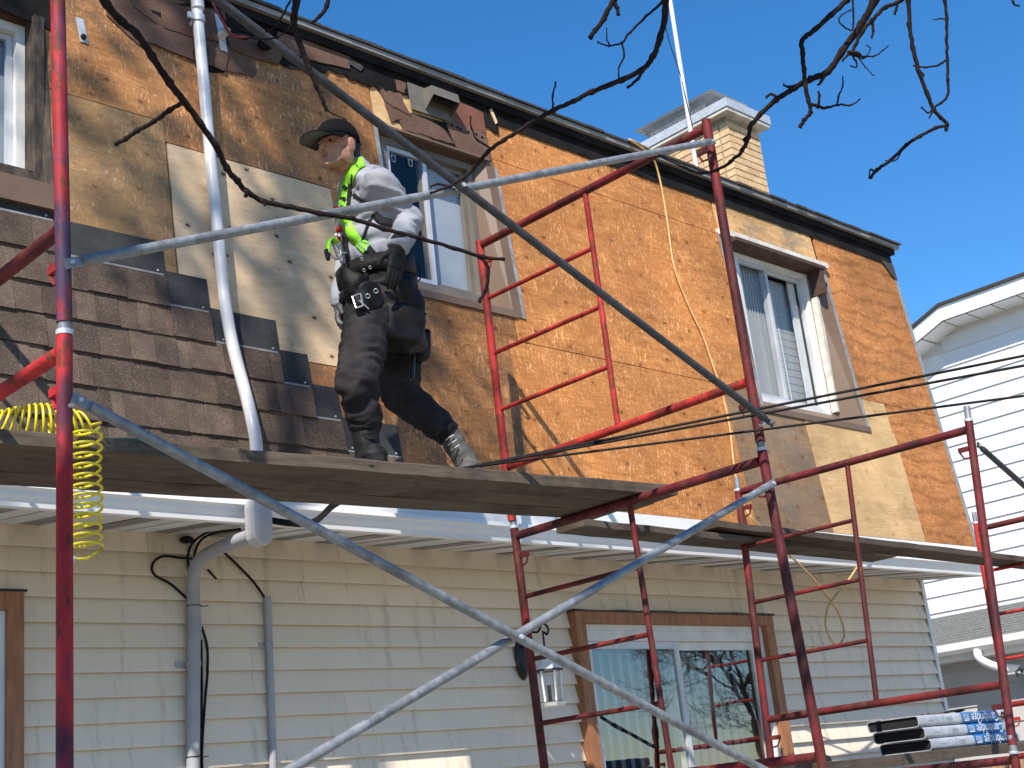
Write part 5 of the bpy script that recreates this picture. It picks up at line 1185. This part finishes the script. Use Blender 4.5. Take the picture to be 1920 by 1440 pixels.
# trousers
b = MB(); b.ell(pelvis + Vector((0, 0, .01)), (.145, .178, .13)); b.ell(waist + Vector((0, 0, -.10)), (.135, .17, .09))
b.cap(hipL, kneeL, .108, .086); b.cap(kneeL, ankL + Vector((0, 0, .035)), .084, .066); b.ell(kneeL + Vector((-.01, -.01, -.02)), (.085, .08, .10)); b.ell(ankL + Vector((0, 0, .075)), (.072, .07, .045))
b.cap(hipR, kneeR, .112, .088); b.cap(kneeR, ankR + (kneeR - ankR).normalized() * .05, .086, .062); b.ell(kneeR, (.09, .085, .09))
trou = blob(b, 'trousers', M['trouser'], person, .009, 3, .5, .008, .10, .009)
# boots
def boot(ank, toe, heel, mat, name):
    b = MB(); up = (ank - heel.lerp(toe, .25)).normalized(); f = (toe - heel).normalized()
    b.cap(ank + up * .07, ank - up * .03, .054, .055); b.cap(heel + up * .05 + f * .045, toe + up * .042 - f * .06, .052, .046); b.ell(toe + up * .036 - f * .055, (.055, .050, .036)); b.cap(heel + up * .05 + f * .045, ank, .05, .052)
    o = blob(b, name, M[mat], person, .008, 3, .5, .004, .05)
    s = MB(); side = f.cross(up).normalized(); P = []
    for (u, w) in ((0, .03), (.04, .042), (.12, .040), (.19, .05), (.25, .046), (.285, .022)): P.append((u, w))
    L = (toe - heel).length / .285
    poly = [heel + f * u * L + side * w for u, w in P] + [heel + f * u * L - side * w for u, w in reversed(P)]
    s.prism(poly, up * .026); s.build('sole', M['boot'], o)
    for i in range(5):
        q = ank + f * .045 + up * (.055 - i * .028) + f * .010 * i; l = MB(); l.tube([q + side * .022, q + f * .012, q - side * .022], .0035, 6); l.build('lace', M['steel' if mat == 'boot_grey' else 'boot'], o)
    return o
zP = 1.3425
hL = Vector((ankL.x + .03, ankL.y + .055, zP)); boot(ankL + Vector((0, 0, -.02)), hL + Vector((-.12, -.235, 0)), hL, 'boot', 'boot')
hR = pj(893, 866, 4.30); tR = Vector((hR.x - .20, hR.y - .175, zP)); boot(ankR + Vector((.01, 0, -.015)), tR, Vector((hR.x, hR.y, zP + .055)), 'boot_grey', 'boot')
m_ = MB(); u_ = (kneeR - ankR).normalized(); m_.tube([ankR - u_ * .005, ankR + u_ * .03, ankR + u_ * .09], [.060, .064, .060], 16); m_.build('boot_shaft', M['boot'], person, 2)
# gloves with five fingers
def hand(wr, tip, thumb_dir, palm_n, mat, curl, name):
    wr, tip = Vector(wr), Vector(tip); d = (tip - wr); L = d.length; d.normalize(); n = Vector(palm_n); n = (n - d * n.dot(d)).normalized(); t = Vector(thumb_dir); t = (t - d * t.dot(d) - n * t.dot(n)).normalized()
    b = MB(); k0 = wr + d * L * .50
    b.cap(wr - d * .03, wr + d * .02, .040, .036)
    for q in (-.75, -.25, .25, .75): b.cap(wr + d * .03 + t * q * .022, k0 + t * q * .034, .022, .016)
    for q, ln_, cu in ((.75, .40, .8), (.25, .46, .9), (-.25, .43, 1.0), (-.75, .34, 1.1)):
        p = k0 + t * q * .036; a = 0.0; seg = L * ln_ / 3 * 1.12
        for j in range(3):
            a += curl * cu * (.35, .6, .5)[j]; e = p + (d * math.cos(a) + n * math.sin(a)) * seg; b.cap(p, e, .0118 - j * .001, .0108 - j * .001, 10); p = e
    p = wr + d * L * .16 + t * .03; e = p + (d * .62 + t * .62 + n * .3).normalized() * .045; b.cap(p, e, .017, .013); b.cap(e, e + (d * .9 + t * .12 + n * .4).normalized() * .038, .0125, .0105)
    return blob(b, name, M[mat], person, .0045, 2, .4)
hand(wrL + (pj(742, 475, 4.03) - wrL) * .3, pj(737, 538, 4.045), (-1, .15, .1), (.1, 1, 0), 'glove', .3, 'glove')
hand(wrR + Vector((0, 0, -.015)), pj(630, 632, 4.44), (-.8, -.6, .0), (.55, -.6, 0), 'glove_grey', 1.25, 'glove')
# cap
def capmesh():
    m_ = MB(); nu, nv = 28, 8; rad = (.106, .089, .098); vs_ = []
    for i in range(nv + 1):
        a = math.pi / 2 * i / nv
        for j in range(nu):
            c_ = 2 * math.pi * j / nu; e = 1.0 if i < nv else 1.0
            z = rad[2] * math.sin(a) ** .85; r_ = math.cos(a) ** .8
            vs_.append(HL(-.012 + rad[0] * r_ * math.cos(c_), rad[1] * r_ * math.sin(c_), .036 - .012 * math.cos(c_ + math.pi) * (1 - math.sin(a)) + z - .010 * (1 - math.sin(a))))
    m_.add(vs_, [(i * nu + j, i * nu + (j + 1) % nu, (i + 1) * nu + (j + 1) % nu, (i + 1) * nu + j) for i in range(nv) for j in range(nu)]); return m_
cp = capmesh().build('cap', M['cap_black'], person, 2); sol = cp.modifiers.new('s', 'SOLIDIFY'); sol.thickness = .004; sol.offset = -1
m_ = MB(); n = 18; top_, bot_ = [], []
for i in range(n + 1):
    a = -1.25 + 2.5 * i / n; yy = .084 * math.sin(a) / math.sin(1.25); inner = Vector((.082 - .058 * (yy / .084) ** 2, yy, .034 - .004)); outer = Vector((.082 + .105 * math.cos(a * .98) ** .55 if abs(a) < 1.2 else .05, yy * 1.0, .020 - .016 * (yy / .084) ** 2))
    top_.append((inner, outer))
vs_ = []
for inner, outer in top_:
    for t in (0, .5, 1): q = inner.lerp(outer, t); vs_.append(HL(q.x, q.y, q.z))
fs = [(i * 3 + j, i * 3 + j + 1, (i + 1) * 3 + j + 1, (i + 1) * 3 + j) for i in range(n) for j in range(2)]
m_.add(vs_, fs); bo = m_.build('cap_brim', [M['cap_black'], M['cap_under']], cp, 2); sol = bo.modifiers.new('s', 'SOLIDIFY'); sol.thickness = .005; sol.offset = 0; sol.material_offset = 1
m_ = MB(); m_.ell(HL(-.055, 0, -.002), (.052, .073, .058), HR); m_.ell(HL(-.075, 0, -.04), (.030, .055, .04), HR)
blob(m_, 'hair', M['hair'], person, .006, 2, .4, .004, .02)

# straps draped on the clothes
def bvh_of(obs):
    vs_, fs = [], []
    for o in obs:
        base = len(vs_); l = LOC[o.name]; vs_ += [v.co + l for v in o.data.vertices]; fs += [tuple(base + i for i in p.vertices) for p in o.data.polygons]
    return BVHTree.FromPolygons(vs_, fs)
BV = bvh_of([shirt, trou]); EYE = Vector((0, 0, CZ))
def drape(x, y, off=.006, fall=4.3):
    d = ray(x, y).normalized(); h = BV.ray_cast(EYE, d)
    if h[0] is None: return aty(x, y, fall)
    return h[0] + h[1] * off - Vector((0, 0, CZ))
def ribbon(px, hw, mat, name, par=None, off=.006, th=.004, n=5):
    P = curve([Vector((x, y, 0)) for x, y in px], n); L_, R_ = [], []
    for i, p in enumerate(P):
        t = (P[min(i + 1, len(P) - 1)] - P[max(i - 1, 0)]).normalized(); s = Vector((-t.y, t.x, 0)) * hw
        L_.append(drape(p.x + s.x, p.y + s.y, off)); R_.append(drape(p.x - s.x, p.y - s.y, off))
    c0 = [(a + b_) / 2 for a, b_ in zip(L_, R_)]
    for i in range(1, len(L_)):            # keep the strap from jumping off an edge of the cloth
        for A in (L_, R_):
            if (A[i] - A[i - 1]).length > .07: A[i] = A[i - 1] + (c0[i] - c0[i - 1]) * .5
    m_ = MB(); k = len(L_); m_.add([q for pr in zip(L_, R_) for q in pr], [(2 * i, 2 * i + 1, 2 * i + 3, 2 * i + 2) for i in range(k - 1)])
    o = m_.build(name, M[mat], par or person, 2); s = o.modifiers.new('s', 'SOLIDIFY'); s.thickness = th; s.offset = 0; return o
hz = ribbon([(682, 304), (668, 312), (657, 330), (650, 355), (647, 385), (648, 410), (656, 430), (668, 448), (682, 463)], 9.5, 'webbing_green', 'harness_strap')
ribbon([(678, 306), (664, 322), (659, 345), (656, 375), (655, 395)], 3, 'webbing_black', 'strap_edge', hz, .010)
for i, (x, y) in enumerate([(663, 322), (654, 338), (650, 353), (646, 372), (646, 390)]): ribbon([(x - 4, y - 3), (x + 4, y + 3)], 3.2, 'webbing_black', 'strap_mark', hz, .010, .002, 2)
ribbon([(676, 457), (690, 470)], 11, 'webbing_green', 'strap_keeper', hz, .014, .006, 3)
m_ = MB(); a, b_, c_ = drape(677, 452, .018), drape(694, 462, .018), drape(690, 474, .018); d_ = drape(674, 466, .018)
for p, q in ((a, b_), (b_, c_), (c_, d_), (d_, a)): m_.tube([p, q], .0035, 6)
m_.build('buckle', M['steel'], person)
ribbon([(690, 468), (702, 484), (714, 502), (722, 520)], 9, 'webbing_black', 'harness_strap', None, .010)
ribbon([(648, 440), (652, 470), (658, 500)], 4, 'webbing_black', 'harness_strap', None, .008)
ribbon([(700, 405), (690, 425), (680, 450)], 2, 'webbing_black', 'harness_strap', None, .007); ribbon([(664, 366), (685, 378), (700, 385)], 3.5, 'webbing_black', 'harness_strap', None, .007)
ribbon([(700, 400), (715, 415), (735, 420)], 7, 'webbing_black', 'harness_strap', None, .008)
for x, y, w_, h_, mt in ((634, 391, 8, 6, 'print_red'), (633, 402, 8, 4, 'print_white'), (636, 430, 7, 5, 'print_red'), (634, 440, 6, 3, 'print_white'), (636, 448, 5, 5, 'print_red'), (640, 415, 6, 5, 'print_white')):
    ribbon([(x - w_, y + 1), (x, y), (x + w_, y - 1)], h_, mt, 'shirt_print', shirt, .003, .001, 3)
# D ring and lanyard hook in front of the chest
m_ = MB(); c_ = pj(627, 470, 4.22); P = [c_ + Vector((.034 * math.cos(a), .01 * math.sin(a), .042 * math.sin(a))) for a in [2 * math.pi * i / 20 for i in range(21)]]; m_.tube(P, .0045, 8, False); m_.tube([c_ + Vector((-.01, 0, .04)), c_ + Vector((.02, 0, -.035))], .005, 8); m_.tube([c_ + Vector((.033, 0, -.005)), drape(650, 475, 0)], .006, 8)
m_.build('d_ring', M['steel'], person, 2)
m_ = MB(); P = curve([c_ + Vector((.02, .0, .045)), c_ + Vector((-.02, -.01, .05)), c_ + Vector((-.045, -.015, .02)), c_ + Vector((-.052, -.015, -.03))], 5); 
for i in range(len(P) - 1): pass
vs_ = []; 
for p in P: vs_ += [p + Vector((0, -.014, 0)), p + Vector((0, .014, 0))]
m_.add(vs_, [(2 * i, 2 * i + 1, 2 * i + 3, 2 * i + 2) for i in range(len(P) - 1)]); o = m_.build('lanyard_strap', M['webbing_green'], person, 2); s = o.modifiers.new('s', 'SOLIDIFY'); s.thickness = .008
m_ = MB(); q = P[-1]; m_.cap(q + Vector((0, 0, .01)), q + Vector((.004, 0, -.022)), .012, .010); m_.build('strap_end', M['webbing_black'], person, 2)
# tool belt
def loop(c, rx, ry, h, tilt, name, mat, par, th=.010, n=40, sag=0.0):
    m_ = MB(); vs_ = []
    for i in range(n):
        a = 2 * math.pi * i / n; p = c + Vector((rx * math.cos(a), ry * math.sin(a), tilt * math.cos(a) + sag * math.sin(a))); vs_ += [p, p + Vector((0, 0, -h * (1 + .15 * math.sin(3 * a))))]
    m_.add(vs_, [(2 * i, 2 * i + 1, (2 * i + 3) % (2 * n), (2 * i + 2) % (2 * n)) for i in range(n)]); o = m_.build(name, M[mat], par, 2); s = o.modifiers.new('s', 'SOLIDIFY'); s.thickness = th; s.offset = 0; return o
wc = pj(703, 500, YM)
belt = loop(wc, .158, .197, .085, .015, 'tool_belt', 'leather', person, .008)
loop(wc + Vector((0, 0, -.105)), .160, .20, .05, .03, 'lower_belt', 'leather', belt, .012)
def ringat(x, y, r, mat, off=.03, par=None):
    c_ = drape(x, y, off); d = ray(x, y).normalized(); u = d.cross(Vector((0, 0, 1))).normalized(); v = u.cross(d); m_ = MB(); m_.tube([c_ + (u * math.cos(2 * math.pi * i / 16) + v * math.sin(2 * math.pi * i / 16)) * r for i in range(17)], r * .28, 6, False); m_.build('eyelet', M[mat], par or belt, 2)
def pouch(c, rx, ry, h, name, mat, lean=Vector((0, 0, 0)), seed=0, wob=.12):
    r_ = random.Random(seed); m_ = MB(); nu, nv = 24, 8; vs_ = []; ph = r_.uniform(0, 6)
    for i in range(nv + 1):
        t = i / nv; k = (1.06 - .10 * t) * (1 if t < .75 else math.sqrt(max(0.02, 1 - ((t - .75) / .25) ** 2 * .93)))
        for j in range(nu):
            a = 2 * math.pi * j / nu; w_ = 1 + wob * noise.noise(Vector((math.cos(a) * 1.3 + ph, math.sin(a) * 1.3, t * 2 + seed)))
            vs_.append(c + lean * t + Vector((rx * k * w_ * math.cos(a), ry * k * w_ * math.sin(a), -h * t + .02 * math.sin(a * 2 + ph) * (1 - t))))
    m_.add(vs_, [(i * nu + j, (i + 1) * nu + j, (i + 1) * nu + (j + 1) % nu, i * nu + (j + 1) % nu) for i in range(nv) for j in range(nu)] + [tuple(nv * nu + j for j in range(nu))])
    o = m_.build(name, M[mat], belt, 2); s = o.modifiers.new('s', 'SOLIDIFY'); s.thickness = .006; s.offset = -1; return o
pouch(pj(757, 585, 4.17), .115, .08, .19, 'tool_pouch', 'leather', Vector((-.02, 0, 0)), 1, .45)
pouch(pj(752, 535, 4.20), .085, .06, .20, 'upper_pouch', 'leather', Vector((.02, 0, 0)), 2, .4)
pouch(pj(783, 622, 4.25), .05, .05, .15, 'side_pouch', 'leather', Vector((-.01, 0, 0)), 3, .4)
pouch(pj(665, 515, 4.22), .055, .05, .13, 'front_pouch', 'leather', Vector((0, 0, 0)), 4, .4)
pouch(pj(690, 540, 4.14), .075, .03, .11, 'hip_pad', 'leather', Vector((0, 0, 0)), 6, .3)
BV = bvh_of([shirt, trou, belt] + [o for o in belt.children if o.type == 'MESH'])
for x, y in ((680, 487), (695, 503), (684, 508), (702, 547), (688, 556)): ringat(x, y, .009 if y > 540 else .006, 'steel', .008)
m_ = MB(); u0 = drape(668, 556, .008); 
for a, b_ in (((664, 556), (676, 552)), ((676, 552), (680, 574)), ((664, 556), (670, 576)), ((670, 576), (680, 574)), ((672, 564), (690, 578))): m_.tube([drape(*a, .008), drape(*b_, .008)], .004, 6)
m_.build('belt_buckle', M['steel'], belt)
m_ = MB(); c_ = pj(781, 510, 4.22); m_.tube([c_ + Vector((.022 * math.cos(a), 0, .045 * math.sin(a))) for a in [2 * math.pi * i / 20 for i in range(21)]], .0035, 6, False); m_.build('tool_loop', M['leather'], belt, 2)
hm = thing('hammer', 'dark hammer hanging from the worker\'s tool belt', 'hammer', pj(772, 715, 4.22))
m_ = MB(); m_.tube([pj(776, 590, 4.22), pj(775, 650, 4.22), pj(772, 712, 4.22)], [.010, .011, .013], 10); m_.build('handle', M['metal_black'], hm, 50)
m_ = MB(); q = pj(776, 588, 4.22); m_.tube([q + Vector((-.05, 0, .0)), q + Vector((.04, 0, .0))], [.013, .010], 10); m_.build('hammer_head', M['metal_black'], hm, 50)
